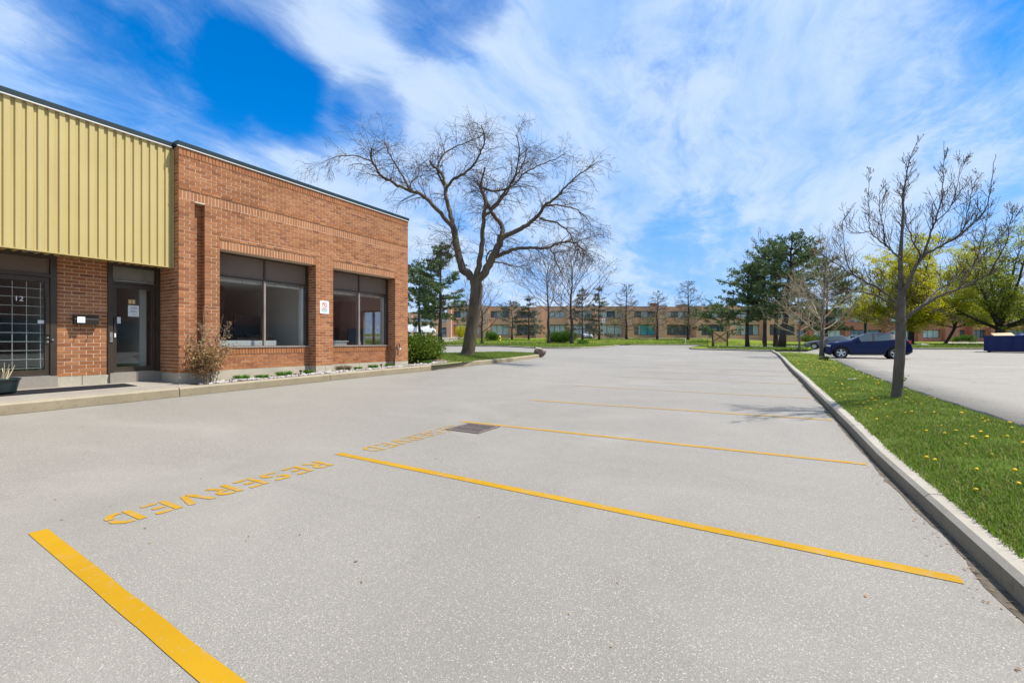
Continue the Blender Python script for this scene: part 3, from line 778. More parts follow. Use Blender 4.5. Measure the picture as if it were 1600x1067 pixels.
# ================================================================== THE NEAR BUILDING
FX = -10.60; DX = -11.43; Y0, Y1 = 4.565, 11.315
bld = thing('brick_building', 'single storey red brick commercial unit with yellow ribbed metal fascia and two wide windows', 'building', (-14, 4, 0.4))
BL, BC = 0.2085, 0.0706                 # brick module
unit_me = {}
def brick_mesh(mat):
    if mat.name not in unit_me:
        mb = MB(); mb.box(-0.5, 0.5, -0.5, 0.5, -0.5, 0.5); unit_me[mat.name] = mb.mesh('brick', mat)
    return unit_me[mat.name]
bricks = []                             # (centre, size, material)
def free(a, b, cuts):
    iv = [(a, b)]
    for c0, c1 in cuts:
        nx = []
        for s, e in iv:
            if c1 <= s or c0 >= e: nx.append((s, e)); continue
            if c0 > s: nx.append((s, c0))
            if c1 < e: nx.append((c1, e))
        iv = nx
    return iv
def lay(axis, plane, u0, u1, z0, z1, holes=(), sgn=1, shift=0.0, inset=0.0, mat=None, soldier=None, jt=0.013, phase=0):
    """bricks on a wall: axis 'y' = wall running along Y facing sgn*X, 'x' = wall along X facing sgn*Y"""
    mat = mat or M['brick']; dep = 0.030
    H = (soldier or BC); nz = max(1, int(round((z1 - z0) / H))); H = (z1 - z0) / nz
    for c in range(nz):
        za, zb = z0 + c * H + jt / 2, z0 + (c + 1) * H - jt / 2
        zm = (za + zb) / 2
        cuts = [(h[0], h[1]) for h in holes if h[2] < zm < h[3]]
        for s, e in free(u0, u1, cuts):
            step = BL if not soldier else 0.0706
            off = 0 if soldier else (BL / 2 if (c + phase) % 2 else 0)
            k0 = math.floor((s - u0 - off) / step); edges = [s]
            k = k0 + 1
            while u0 + off + k * step < e - 1e-4:
                x = u0 + off + k * step
                if x - edges[-1] > 0.045 and e - x > 0.045: edges.append(x)
                k += 1
            edges.append(e)
            for a, b in zip(edges, edges[1:]):
                a2 = a + (jt / 2 if a != s else 0); b2 = b - (jt / 2 if b != e else 0)
                pr = inset + RND.uniform(-0.0015, 0.0015)
                n0 = plane - sgn * pr; n1 = plane - sgn * (dep + pr)
                if axis == 'y': ctr = ((n0 + n1) / 2, (a2 + b2) / 2, zm); sz = (dep, b2 - a2, zb - za)
                else: ctr = ((a2 + b2) / 2, (n0 + n1) / 2, zm); sz = (b2 - a2, dep, zb - za)
                bricks.append((ctr, sz, mat))
W1 = (5.363, 7.79); W2 = (8.336, 10.722); SL = (4.86, 5.058)
WT = 3.43; SILL = 1.24; FND = 0.722; TOPZ = 5.412
GXP = -10.95                            # glass plane
# mortar body of the facade as blocks round the openings
mort = MB()
def wallblocks(mb, x0, x1, ys_, zs_, holes):
    for a, b in zip(ys_, ys_[1:]):
        for c, d in zip(zs_, zs_[1:]):
            ym, zm = (a + b) / 2, (c + d) / 2
            if any(h[0] < ym < h[1] and h[2] < zm < h[3] for h in holes): continue
            mb.box(x0, x1, a, b, c, d)
HO = [(*W1, FND, WT), (*W2, FND, WT), (*SL, FND, 4.32)]
MY = 0.005
wallblocks(mort, -10.98, FX - MY, [Y0 + MY, SL[0] - MY, SL[1] + MY, W1[0] - MY, W1[1] + MY, W2[0] - MY, W2[1] + MY, Y1 - MY], [FND, WT + 0.004, 4.325, TOPZ],
           [(SL[0] - MY, SL[1] + MY, FND, 4.325), (W1[0] - MY, W1[1] + MY, FND, WT + 0.004), (W2[0] - MY, W2[1] + MY, FND, WT + 0.004)])
mort.box(-10.98, -10.76, SL[0] - MY, SL[1] + MY, FND, 4.325)
for w in (W1, W2): mort.box(-11.0, -10.893, w[0] - MY, w[1] + MY, FND, SILL - 0.012)
mort.box(DX - 0.2, -10.98, Y0 + MY, Y0 + 0.30, FND, 5.25)                    # return wall beside the door
mort.box(DX - 0.2, DX - MY, 2.955 + 0.0, 3.682, FND, 2.96)                     # pier between the doors
mort.box(DX - 0.2, DX - MY, -12, 1.78, FND, 2.96)
mort.box(-22, -10.98, Y1 - 0.3, Y1 - MY, FND, 1.2)                             # end wall round its window
mort.box(-22, -10.98, Y1 - 0.3, Y1 - MY, 2.45, TOPZ)
mort.box(-11.45, -10.98, Y1 - 0.3, Y1 - MY, 1.2, 2.45); mort.box(-22, -12.65, Y1 - 0.3, Y1 - MY, 1.2, 2.45)
mortar_o = mort.build('mortar_wall', M['mortar'], bld)

# field bricks
hol = [(*W1, 0, WT + 0.273), (*W2, 0, WT + 0.273), (*SL, 0, 4.36)]
lay('y', FX, Y0, Y1, FND, 4.352, hol)
lay('y', FX, Y0, Y1, 4.352, 4.545, soldier=0.193, inset=0.002, mat=M['brick_soldier'])
lay('y', FX, Y0, Y1, 4.545, 4.615, inset=-0.012)
lay('y', FX, Y0, Y1, 4.615, 5.175)
lay('y', FX, Y0, Y1, 5.175, 5.245)
lay('y', FX, Y0, Y1, 5.245, 5.405, soldier=0.16, inset=-0.012, mat=M['brick_soldier'])
for w in (W1, W2): lay('y', FX, w[0], w[1], WT + 0.203, WT + 0.273, inset=-0.010)
for w in (W1, W2): lay('y', FX, w[0], w[1], WT, WT + 0.203, soldier=0.203, inset=0.0025, mat=M['brick_soldier'])
lay('y', -10.752, SL[0], SL[1], FND, 4.32)
for w in (W1, W2):
    lay('y', -10.885, w[0], w[1], FND, 1.075)
    lay('y', -10.885, w[0], w[1], 1.075, SILL - 0.02, soldier=0.15, inset=-0.012, mat=M['brick_soldier'])
# jambs, slot side, return beside the door
for w in (W1, W2):
    lay('x', w[1], -10.945, FX - 0.033, FND, WT, sgn=-1)
    lay('x', w[0], -10.945, FX - 0.033, FND, WT, sgn=1)
lay('x', SL[1], -10.752, FX - 0.033, FND, 4.32, sgn=-1)
lay('x', SL[0], -10.752, FX - 0.033, FND, 4.32, sgn=1)
lay('x', Y0, DX + 0.02, FX - 0.033, FND, 5.40, sgn=-1, phase=1)
lay('y', DX, 2.952, 3.684, FND, 2.955)
lay('y', DX, 0.3, 1.782, FND, 2.955)
near_list = list(bricks); bricks.clear()
lay('x', Y1, -17, FX - 0.033, FND, 5.405, [(-12.65, -11.45, 1.2, 2.45)])
end_list = list(bricks)
# the 300 that show largest become parts of their own, the rest one mesh
def app_size(b):
    c, s, m = b; d = depth_of(c[0], c[1])
    if d < 1: return 0
    px = 800 + 700 * lat_of(c[0], c[1]) / d
    if px < 5: return 0
    face = s[2] / d * (s[1] * abs(c[0]) if s[0] < 0.04 else s[0] * abs(c[1] - Y0 + 4.5)) / d / d
    if c[2] > 2.9 and c[1] < Y0 + 0.05: face *= 0.5
    return face
order = sorted(near_list, key=app_size, reverse=True)
for c, s, m in order[:300]:
    o = bpy.data.objects.new('brick', brick_mesh(m)); link(o); o.location = c; o.scale = s; adopt(o, mortar_o)
rest = {}
for c, s, m in order[300:] + end_list: rest.setdefault(m.name, (m, []))[1].append((c, s))
for nm, (m, lst) in rest.items():
    mb = MB()
    for c, s in lst: mb.box(c[0] - s[0] / 2, c[0] + s[0] / 2, c[1] - s[1] / 2, c[1] + s[1] / 2, c[2] - s[2] / 2, c[2] + s[2] / 2)
    mb.build('brick', m, mortar_o, kind='stuff')

# foundation blocks
fnd = MB(); fnd.box(-11.0, FX + 0.004, Y0 - 0.004, W1[0], 0.2, FND - 0.004)
f0 = fnd.build('foundation', M['found'], bld)
for a, b, x in ((W1[0], W1[1], -10.865), (W1[1], 8.08, FX + 0.004), (8.086, W2[0], FX + 0.004), (W2[0], 9.5, -10.865), (9.506, W2[1], -10.865), (W2[1], Y1 + 0.004, FX + 0.004),
                (-12, 1.79, DX + 0.012), (2.955, 3.30, DX + 0.012), (3.306, 3.70, DX + 0.014)):
    mb = MB(); mb.box(-11.6, x, a + 0.002, b - 0.002, 0.2, FND - 0.004); mb.build('foundation_block', M['found'], f0)
mb = MB(); mb.box(DX - 0.05, FX - 0.0, Y0 + 0.001, Y0 + 0.2, 0.2, FND - 0.006); mb.build('foundation_block', M['found'], f0)
for a, b in ((3.706, 4.13), (4.136, 4.56), (1.80, 2.95)):
    mb = MB(); mb.box(DX - 0.2, DX + 0.07, a, b, 0.3, 0.742); mb.build('door_step', M['walk'], f0)
mb = MB(); mb.box(-22, -11.01, Y1 - 0.3, Y1 + 0.003, 0.0, FND - 0.004); mb.build('foundation_block', M['found'], f0)

# cap flashing
mb = MB()
mb.box(-10.98, FX + 0.035, Y0 - 0.035, Y1 + 0.03, TOPZ + 0.012, TOPZ + 0.105)
mb.box(-22, -10.98, Y1 - 0.3, Y1 + 0.03, TOPZ + 0.012, TOPZ + 0.105)
mb.box(-11.2, -10.98, Y0 - 0.035, Y0 + 0.2, TOPZ + 0.012, TOPZ + 0.105)
cap_o = mb.build('cap_flashing', M['cap'], bld)
mb = MB(); mb.box(FX - 0.0, FX + 0.037, Y0 - 0.037, Y1 + 0.032, TOPZ - 0.006, TOPZ + 0.010)
mb.build('drip_edge', M['white_metal'], cap_o)
FAX = -10.79
mb = MB(); mb.box(-11.05, FAX + 0.03, -14, Y0 - 0.045, 5.408, 5.502); cap2 = mb.build('fascia_cap', M['cap'], bld)
mb = MB(); mb.box(FAX - 0.01, FAX + 0.033, -14, Y0 - 0.047, 5.388, 5.4055); mb.build('drip_edge', M['white_metal'], cap2)

# yellow ribbed fascia: one profiled sheet per rib, and the ribbed soffit under it
mb = MB(); mb.box(-11.0, FAX - 0.036, -14, Y0 - 0.025, 2.95, 5.40); fas = mb.build('fascia', M['fascia'], bld)
PT = 0.1325
prof = [(0, -0.030), (0.012, 0), (0.083, 0), (0.100, -0.030), (PT - 0.001, -0.030)]
def ribme(name, along, x_len, mat):
    mb = MB()
    for (a, h0), (b, h1) in zip(prof, prof[1:]):
        if along == 'z': mb.quad((h0, a, 0), (h1, b, 0), (h1, b, x_len), (h0, a, x_len))
        else: mb.quad((0, a, h0), (-x_len, a, h0), (-x_len, b, h1), (0, b, h1))
    return mb.mesh(name, mat)
fp = ribme('fascia_panel', 'z', 2.47, M['fascia']); sp_me = ribme('soffit_panel', 'x', 0.60, M['soffit'])
n_p = int((Y0 - 0.02 + 5) / PT)
for k in range(n_p):
    y = 4.535 - (k + 1) * PT
    o = bpy.data.objects.new('fascia_panel', fp); link(o); o.location = (FAX, y, 2.922); adopt(o, fas)
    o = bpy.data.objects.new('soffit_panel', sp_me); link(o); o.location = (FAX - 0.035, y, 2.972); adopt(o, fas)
mb = MB(); mb.box(FAX - 0.034, FAX + 0.003, -6, Y0 - 0.026, 2.905, 2.9205); mb.build('bottom_trim', M['fascia'], fas)
mb = MB(); mb.box(-11.0, FAX + 0.003, Y0 - 0.0285, Y0 - 0.006, 2.905, 5.386); mb.build('end_trim', M['fascia'], fas)
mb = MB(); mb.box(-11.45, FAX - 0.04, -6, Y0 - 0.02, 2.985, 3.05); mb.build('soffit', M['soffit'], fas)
# small oval vent in the soffit
mb = MB(); mb.lathe([(0.0, 2.930), (0.075, 2.930), (0.085, 2.938), (0.085, 2.95)], 20, (-11.12, 2.55, 0)); mb.build('soffit_light', M['steel'], fas, smooth_=True)

# roof, hidden walls, floor, ceiling, rooms
mb = MB(); mb.box(-22, -10.98, -14, Y1 - 0.3, 5.2, 5.3); mb.build('roof', M['roofing'], bld)
mb = MB(); mb.box(-22, -21.8, -14, Y1 - 0.3, 0.3, 5.2); mb.box(-21.8, DX - 0.2, -14, -13.8, 0.3, 5.2); mb.build('rear_wall', M['mortar'], bld)
mb = MB(); mb.box(-21.8, DX - 0.01, -13.8, Y1 - 0.302, 0.62, 0.718); mb.box(DX - 0.01, -11.001, Y0 + 0.31, Y1 - 0.302, 0.62, 0.718); mb.build('floor', M['carpet'], bld)
mb = MB(); mb.box(-21.8, -11.45, -13.8, Y0 + 0.30, 2.99, 3.05); mb.box(-21.8, -11.0, Y0 + 0.302, Y1 - 0.302, 2.93, 3.0); mb.build('ceiling', M['wall_in'], bld)
mb = MB()
mb.box(-18.0, -11.02, 8.02, 8.14, 0.72, 2.93)             # partition between the two offices
mb.box(-15.0, -14.9, 8.141, Y1 - 0.303, 0.72, 2.93)       # back of office two
mb.box(-16.0, -15.9, -3, 8.019, 0.72, 2.93)
mb.box(-15.9, DX - 0.25, 4.30, 4.42, 0.72, 2.93)
mb.box(-15.9, DX - 0.25, 2.93, 3.03, 0.72, 2.93)
mb.box(-12.66, -11.02, Y1 - 0.36, Y1 - 0.304, 0.72, 1.2)
mb.box(-14.9, -12.66, Y1 - 0.36, Y1 - 0.304, 0.72, 2.93)
mb.build('partition_wall', M['wall_in'], bld)
mb = MB(); mb.box(-13.4, -13.3, 4.45, 6.85, 0.73, 2.92); mb.build('curtain', M['wall_dark'], bld)

# ------------------------------------------------------------------ the two big windows
def big_window(w, tag_):
    wy0, wy1 = w; ym = (wy0 + wy1) / 2 + 0.0
    root = thing('window', None, None, (GXP, ym, SILL)); adopt(root, bld)
    def P(name, mat, *boxes, **k):
        mb = MB()
        for b in boxes: mb.box(*b)
        return mb.build(name, mat, root, **k)
    g = GXP; t = 0.045
    P('window_frame', M['bronze'], (g - 0.05, g + 0.03, wy0, wy0 + t, SILL, WT), (g - 0.05, g + 0.03, wy1 - t - 0.04, wy1, SILL, WT), (g - 0.05, g + 0.03, wy0 + t, wy1 - t - 0.04, WT - 0.035, WT),
      (g - 0.05, g + 0.03, wy0 + t, wy1 - t - 0.04, 2.868, 2.91), (g - 0.05, g + 0.03, wy0 + t, wy1 - t - 0.04, SILL, SILL + 0.03))
    P('mullion', M['bronze_sill'], (g - 0.04, g + 0.036, ym - 0.022, ym + 0.022, SILL + 0.03, 2.868))
    P('mullion', M['bronze'], (g - 0.04, g + 0.036, ym - 0.02, ym + 0.02, 2.912, WT - 0.035))
    for a, b in ((wy0 + t, ym - 0.02), (ym + 0.02, wy1 - t - 0.04)):
        P('transom_panel', M['panel'], (g - 0.02, g + 0.012, a + 0.001, b - 0.001, 2.9105, WT - 0.036))
        P('glass_pane', M['glass'], (g - 0.004, g + 0.004, a + 0.003, b - 0.003, SILL + 0.031, 2.867))
        P('blind_rail', M['white_metal'], (g - 0.15, g - 0.10, a + 0.02, b - 0.02, 2.78, 2.83))
        for k in range(3):
            yk = lerp(a, b, (0.3, 0.62, 0.93)[k]); P('rail_clip', M['steel'], (g - 0.10, g - 0.085, yk - 0.012, yk + 0.012, 2.76, 2.85))
    P('window_sill', M['bronze_sill'], (g + 0.0305, -10.855, wy0 + 0.002, wy1 - 0.002, SILL - 0.012, SILL + 0.024))
    P('jamb_liner', M['wall_in'], (g - 0.16, g - 0.051, wy1 - 0.16, wy1 - 0.10, SILL, 2.80))
    P('jamb_liner', M['wall_in'], (g - 0.16, g - 0.051, wy0 + 0.05, wy0 + 0.09, SILL, 2.80))
    P('sensor', M['white'], (g - 0.06, g - 0.01, ym + 0.03, ym + 0.10, SILL + 0.032, SILL + 0.12))
    return root
big_window(W1, 1); big_window(W2, 2)
# end wall window
root = thing('end_window', None, None, (-12, Y1, 1.2)); adopt(root, bld)
mb = MB()
for x0, x1 in ((-12.65, -12.60), (-11.50, -11.45), (-12.07, -12.03)): mb.box(x0, x1, Y1 - 0.2, Y1 - 0.12, 1.2, 2.45)
mb.box(-12.60, -11.50, Y1 - 0.199, Y1 - 0.121, 1.2, 1.25); mb.box(-12.60, -11.50, Y1 - 0.199, Y1 - 0.121, 2.40, 2.45)
mb.build('window_frame', M['bronze'], root)
mb = MB(); mb.box(-12.6, -11.5, Y1 - 0.165, Y1 - 0.157, 1.25, 2.40); mb.build('glass_pane', M['glass'], root)

# ------------------------------------------------------------------ doors
def door(y0, y1, leaf0, leaf1, dark):
    root = thing('door', None, None, (DX, (y0 + y1) / 2, 0.745)); adopt(root, bld)
    def P(name, mat, *boxes, **k):
        mb = MB()
        for b in boxes: mb.box(*b)
        return mb.build(name, mat, root, **k)
    x = DX - 0.02
    P('door_frame', M['bronze'], (x - 0.06, x + 0.05, y0, leaf0 - 0.004, 0.743, 2.95), (x - 0.06, x + 0.05, leaf1 + 0.004, y1, 0.743, 2.95), (x - 0.06, x + 0.05, leaf0 - 0.004, leaf1 + 0.004, 2.885, 2.95), (x - 0.06, x + 0.05, leaf0 - 0.004, leaf1 + 0.004, 2.545, 2.595))
    s = 0.062
    P('door_leaf', M['bronze'], (x - 0.03, x + 0.02, leaf0, leaf0 + s, 0.765, 2.54), (x - 0.03, x + 0.02, leaf1 - s, leaf1, 0.765, 2.54), (x - 0.03, x + 0.02, leaf0 + s, leaf1 - s, 2.455, 2.54), (x - 0.03, x + 0.02, leaf0 + s, leaf1 - s, 0.765, 0.86))
    P('door_glass', M['glass_dark'], (x - 0.008, x + 0.0, leaf0 + s + 0.001, leaf1 - s - 0.001, 0.861, 2.454))
    P('threshold', M['steel'], (x - 0.05, x + 0.06, leaf0, leaf1, 0.7425, 0.757))
    return root, x, P
def text_mesh(txt, size, mat, name, parent, loc, face='x', ext=0.002, align='CENTER'):
    cu = bpy.data.curves.new(name, 'FONT'); cu.body = txt; cu.size = size; cu.extrude = ext; cu.align_x = align; cu.align_y = 'CENTER'
    o = bpy.data.objects.new(name + '_text', cu); link(o); bpy.context.view_layer.update()
    me = bpy.data.meshes.new_from_object(o.evaluated_get(bpy.context.evaluated_depsgraph_get())); bpy.data.objects.remove(o)
    rot = Matrix.Rotation(pi / 2, 4, 'Z') @ Matrix.Rotation(pi / 2, 4, 'X')
    me.transform(Matrix.Translation(loc) @ rot)
    me.materials.clear(); me.materials.append(mat)
    r = bpy.data.objects.new(name, me); link(r); adopt(r, parent); return r
d11, x, P = door(3.686, 4.556, 3.765, 4.482, False)
P('transom_blind', m_simple('grey_blind', (0.36, 0.34, 0.30), 0.7), (x - 0.03, x - 0.01, 3.765, 4.478, 2.63, 2.884))
P('transom_glass', M['glass'], (x + 0.0, x + 0.006, 3.765, 4.482, 2.596, 2.884))
P('transom_rail', M['white_metal'], (x + 0.007, x + 0.016, 3.79, 4.46, 2.598, 2.614))
for k, yy in enumerate((4.052, 4.112)):
    pl = P('number_plate', M['gold'], (x + 0.001, x + 0.006, yy - 0.026, yy + 0.026, 2.15, 2.24))
    text_mesh('1', 0.085, M['white'], 'house_number', pl, (x + 0.008, yy, 2.195))
P('door_handle', M['black'], (x + 0.021, x + 0.06, 3.772, 3.80, 1.62, 1.86))
P('lock_plate', M['steel'], (x + 0.0505, x + 0.066, 3.705, 3.752, 1.36, 1.56), (x + 0.066, x + 0.09, 3.72, 3.74, 1.44, 1.47))
P('lock_plate', M['white'], (x + 0.0205, x + 0.03, 3.79, 3.815, 1.46, 1.54))
P('sticker', M['paper'], (x + 0.001, x + 0.004, 3.84, 3.90, 1.74, 1.87), (x + 0.0045, x + 0.006, 3.85, 3.89, 1.80, 1.83))
d12, x, P = door(1.80, 2.95, 1.88, 2.858, True)
P('transom_panel', M['panel'], (x - 0.02, x + 0.0, 1.88, 2.858, 2.596, 2.884))
mb = MB()
for k in range(5): yy = 2.754 - k * 0.175; mb.box(x - 0.05, x - 0.04, yy - 0.005, yy + 0.005, 0.87, 2.44)
for k in range(10): zz = 2.324 - k * 0.1585; mb.box(x - 0.0395, x - 0.03, 1.945, 2.79, zz - 0.005, zz + 0.005)
mb.build('security_grille', M['white'], d12)
text_mesh('12', 0.12, M['white'], 'house_number', d12, (x + 0.004, 2.475, 2.125))
P('sticker', M['paper'], (x + 0.001, x + 0.003, 2.71, 2.79, 1.70, 1.76))
P('lock_plate', M['steel'], (x + 0.0205, x + 0.045, 2.815, 2.845, 1.43, 1.46), (x + 0.0205, x + 0.04, 2.815, 2.845, 1.35, 1.39), (x + 0.0505, x + 0.07, 2.875, 2.905, 1.39, 1.42))
P('push_bar', M['bronze'], (x + 0.0205, x + 0.05, 2.80, 2.85, 1.50, 2.2))
# end wall lamp and downspout
mb = MB(); mb.box(-10.95, -10.80, Y1 + 0.0, Y1 + 0.10, 4.0, 4.06); mb.poly([(-10.70, Y1 + 0.05, 4.02), (-10.70, Y1 + 0.28, 3.98), (-11.0, Y1 + 0.28, 3.98), (-11.0, Y1 + 0.05, 4.02)])
mb.box(-11.0, -10.70, Y1 + 0.06, Y1 + 0.27, 3.90, 4.0); mb.build('wall_lamp', M['dark_metal'], bld)

# ------------------------------------------------------------------ things in and on the building
mb = MB(); mb.box(-11.55, -11.20, 5.50, 7.05, 0.72, 1.40)
props(mb.build('window_cabinet', M['wall_in']), 'low white cabinet under the left office window inside', 'cabinet')
t = thing('office_desk', 'brown office desk behind the left window with a dark screen on it', 'desk', (-12.6, 7.2, 0.72))
mb = MB(); mb.box(-13.0, -12.2, 6.6, 7.6, 1.43, 1.47); mb.build('desk_top', M['wood_in'], t)
for yy in (6.62, 7.55):
    mb = MB(); mb.box(-12.98, -12.22, yy, yy + 0.03, 0.72, 1.4295); mb.build('desk_side', M['wood_in'], t)
t = thing('monitor', 'dark computer screen standing on the desk behind the left window', 'monitor', (-12.6, 7.1, 1.47))
mb = MB(); mb.box(-12.62, -12.56, 6.72, 7.45, 1.56, 2.08); mb.build('screen', M['black'], t)
mb = MB(); mb.box(-12.64, -12.58, 7.02, 7.12, 1.475, 1.57); mb.box(-12.72, -12.5, 6.95, 7.2, 1.4705, 1.4745); mb.build('stand', M['black'], t)
t = thing('white_desk', 'white desk inside the right window near the pillar', 'desk', (-12.3, 9.0, 0.72))
mb = MB(); mb.box(-12.7, -11.6, 8.5, 9.7, 1.36, 1.40); mb.build('desk_top', M['white'], t)
for xx in (-12.68, -11.65):
    mb = MB(); mb.box(xx, xx + 0.03, 8.55, 9.65, 0.72, 1.3595); mb.build('desk_leg', M['white'], t)
def office_chair(label, x, y, rz, z=0.72):
    t = thing('office_chair', label, 'chair', (x, y, z), rz, 'black office chairs inside the right window')
    mb = MB(); mb.box(-0.24, 0.24, -0.24, 0.24, 0.44, 0.52); mb.build('seat', M['black'], t, world=False)
    mb = MB(); mb.tube([(-0.25, -0.22, 0.62), (-0.27, 0, 0.60), (-0.25, 0.22, 0.62)], [0.03] * 3, 6); mb.box(-0.28, -0.22, -0.22, 0.22, 0.6, 0.98); mb.build('backrest', M['black'], t, world=False)
    mb = MB(); mb.tube([(0, 0, 0.06), (0, 0, 0.44)], [0.03, 0.03], 8)
    for k in range(5): a = k * 2 * pi / 5; mb.tube([(0, 0, 0.08), (0.28 * cos(a), 0.28 * sin(a), 0.03)], [0.025, 0.02], 5)
    mb.build('base', M['black'], t, world=False)
office_chair('black office chair inside the right window close to the middle frame', -12.6, 10.1, -1.4)
office_chair('black office chair behind the white desk by the partition', -13.1, 9.1, 0.3)
mb = MB(); mb.box(-13.25, -12.7, 10.3, 10.93, 0.72, 2.75)
props(mb.build('wardrobe', M['wall_dark']), 'tall dark brown cupboard beside the end window inside the right office', 'cupboard')

mb = MB(); mb.box(x, x + 0.001, 0, 0, 0, 0) if False else None
t = thing('paper_notice', 'white printed sheet taped below the number on the glass door', 'notice', (DX, 4.11, 1.89))
mb = MB(); mb.box(DX - 0.0195, DX - 0.0175, 4.02, 4.205, 1.89, 2.122); mb.build('sheet', M['paper'], t)
mb = MB()
for k, (a, b) in enumerate(((4.07, 4.16), (4.06, 4.17), (0, 0), (4.055, 4.15), (4.06, 4.175), (0, 0), (4.08, 4.15))):
    if a: mb.box(DX - 0.0174, DX - 0.0165, a, b, 2.075 - k * 0.024, 2.083 - k * 0.024)
mb.build('print', M['ink'], t)
t = thing('mailbox', 'dark metal wall mailbox with open front on the brick pier between the doors', 'mailbox', (DX, 3.34, 1.70))
mb = MB(); y0_, y1_ = 3.165, 3.515; xw, xf = DX + 0.003, DX + 0.12
mb.poly([(xw, y0_, 1.70), (xf - 0.02, y0_, 1.70), (xf, y0_, 1.79), (xf - 0.01, y0_, 1.84), (xw, y0_, 1.86)]); mb.poly([(xw, y1_, 1.70), (xf - 0.02, y1_, 1.70), (xf, y1_, 1.79), (xf - 0.01, y1_, 1.84), (xw, y1_, 1.86)])
mb.quad((xf - 0.02, y0_, 1.70), (xf - 0.02, y1_, 1.70), (xf, y1_, 1.79), (xf, y0_, 1.79)); mb.quad((xw, y0_, 1.70), (xw, y1_, 1.70), (xf - 0.02, y1_, 1.70), (xf - 0.02, y0_, 1.70))
mb.quad((xf, y0_, 1.79), (xf, y1_, 1.79), (xf - 0.01, y1_, 1.84), (xf - 0.01, y0_, 1.84)); mb.build('box_body', M['dark_metal'], t)
mb = MB(); mb.obox(((xw + xf) / 2 + 0.0, (y0_ + y1_) / 2, 1.862), (0.068, 0, -0.012), (0, 0.19, 0), (0.001, 0, 0.004)); mb.build('lid', M['dark_metal'], t)
for yy in (3.25, 3.43):
    mb = MB(); mb.tube([(xf - 0.03, yy, 1.70), (xf - 0.03, yy, 1.63), (xf - 0.005, yy, 1.605), (xf + 0.02, yy, 1.63)], [0.007] * 4, 6); mb.build('paper_hook', M['dark_metal'], t)
mb = MB(); mb.obox((xf + 0.012, 3.255, 1.79), (0.004, 0, 0.0), (0, 0.055, 0.0), (-0.012, 0.004, 0.06))
props(mb.build('flyer', M['paper']), 'folded white flyer stuck into the wall mailbox', 'flyer')

t = thing('parking_sign', 'white no parking sign with red ring on the brick pillar between the windows', 'sign', (FX, 8.05, 2.14))
mb = MB(); y0_, y1_, z0_, z1_ = 7.905, 8.19, 2.135, 2.485; r_ = 0.03; ptsq = []
for (cy_, cz_, a0) in ((y1_ - r_, z0_ + r_, -pi / 2), (y1_ - r_, z1_ - r_, 0), (y0_ + r_, z1_ - r_, pi / 2), (y0_ + r_, z0_ + r_, pi)):
    for k in range(5): a = a0 + k * pi / 8; ptsq.append((cy_ + r_ * cos(a), cz_ + r_ * sin(a)))
mb.poly([(FX + 0.012, a, b) for a, b in ptsq])
for k in range(len(ptsq)):
    a, b = ptsq[k - 1], ptsq[k]; mb.quad((FX + 0.003, *a), (FX + 0.003, *b), (FX + 0.012, *b), (FX + 0.012, *a))
mb.build('sign_plate', M['white'], t)
mb = MB(); c_ = (FX + 0.0135, 8.047, 2.365); mb.disc(c_, 0.082, 28, 'x', 0.064)
mb.obox((FX + 0.0138, 8.047, 2.365), (0.0002, 0, 0), (0, 0.05, -0.05), (0, 0.006, 0.006)); mb.build('red_ring', M['red_ink'], t)
text_mesh('P', 0.13, M['ink'], 'letter', t, (FX + 0.0128, 8.047, 2.362), ext=0.0003)
mb = MB()
for k, (a, b, col) in enumerate(((7.945, 8.15, 0), (7.96, 8.13, 0), (7.945, 8.15, 1), (7.975, 8.12, 1))):
    z = 2.262 - k * 0.028; y = a
    while y < b: l = RND.uniform(0.012, 0.03); mb.cur = col; mb.box(FX + 0.0123, FX + 0.0132, y, min(b, y + l), z - 0.008, z + 0.008); y += l + 0.006
mb.build('print', [M['ink'], M['green_ink']], t)

mb = MB()
mt = [(-12.2 + 0.78, 2.2), (-11.02, 1.6), (-11.03, 4.03), (-11.40, 4.18), (-11.40, 2.2)]
q = [(-11.17, 0.9), (-10.68, 0.9), (-10.70, 3.90), (-11.17, 3.86)]
n = 14; 
for i in range(n):
    t0, t1 = i / n, (i + 1) / n
    row = lambda t: ((lerp(q[0][0], q[3][0], t), lerp(q[0][1], q[3][1], t)), (lerp(q[1][0], q[2][0], t), lerp(q[1][1], q[2][1], t)))
    (a, b), (c, d) = row(t0), row(t1)
    mb.quad((*a, walk_z(*a) + 0.010), (*b, walk_z(*b) + 0.010), (*d, walk_z(*d) + 0.010), (*c, walk_z(*c) + 0.010))
    mb.quad((*b, walk_z(*b)), (*d, walk_z(*d)), (*d, walk_z(*d) + 0.010), (*b, walk_z(*b) + 0.010))
mb.quad((*q[2], walk_z(*q[2])), (*q[3], walk_z(*q[3])), (*q[3], walk_z(*q[3]) + 0.010), (*q[2], walk_z(*q[2]) + 0.010))
props(mb.build('door_mat', m_simple('mat_rubber', (0.02, 0.02, 0.023), 0.95, 0, 0.3, 30, 0.05, 0.5)), 'long dark runner mat lying on the concrete walkway before the doors', 'mat')

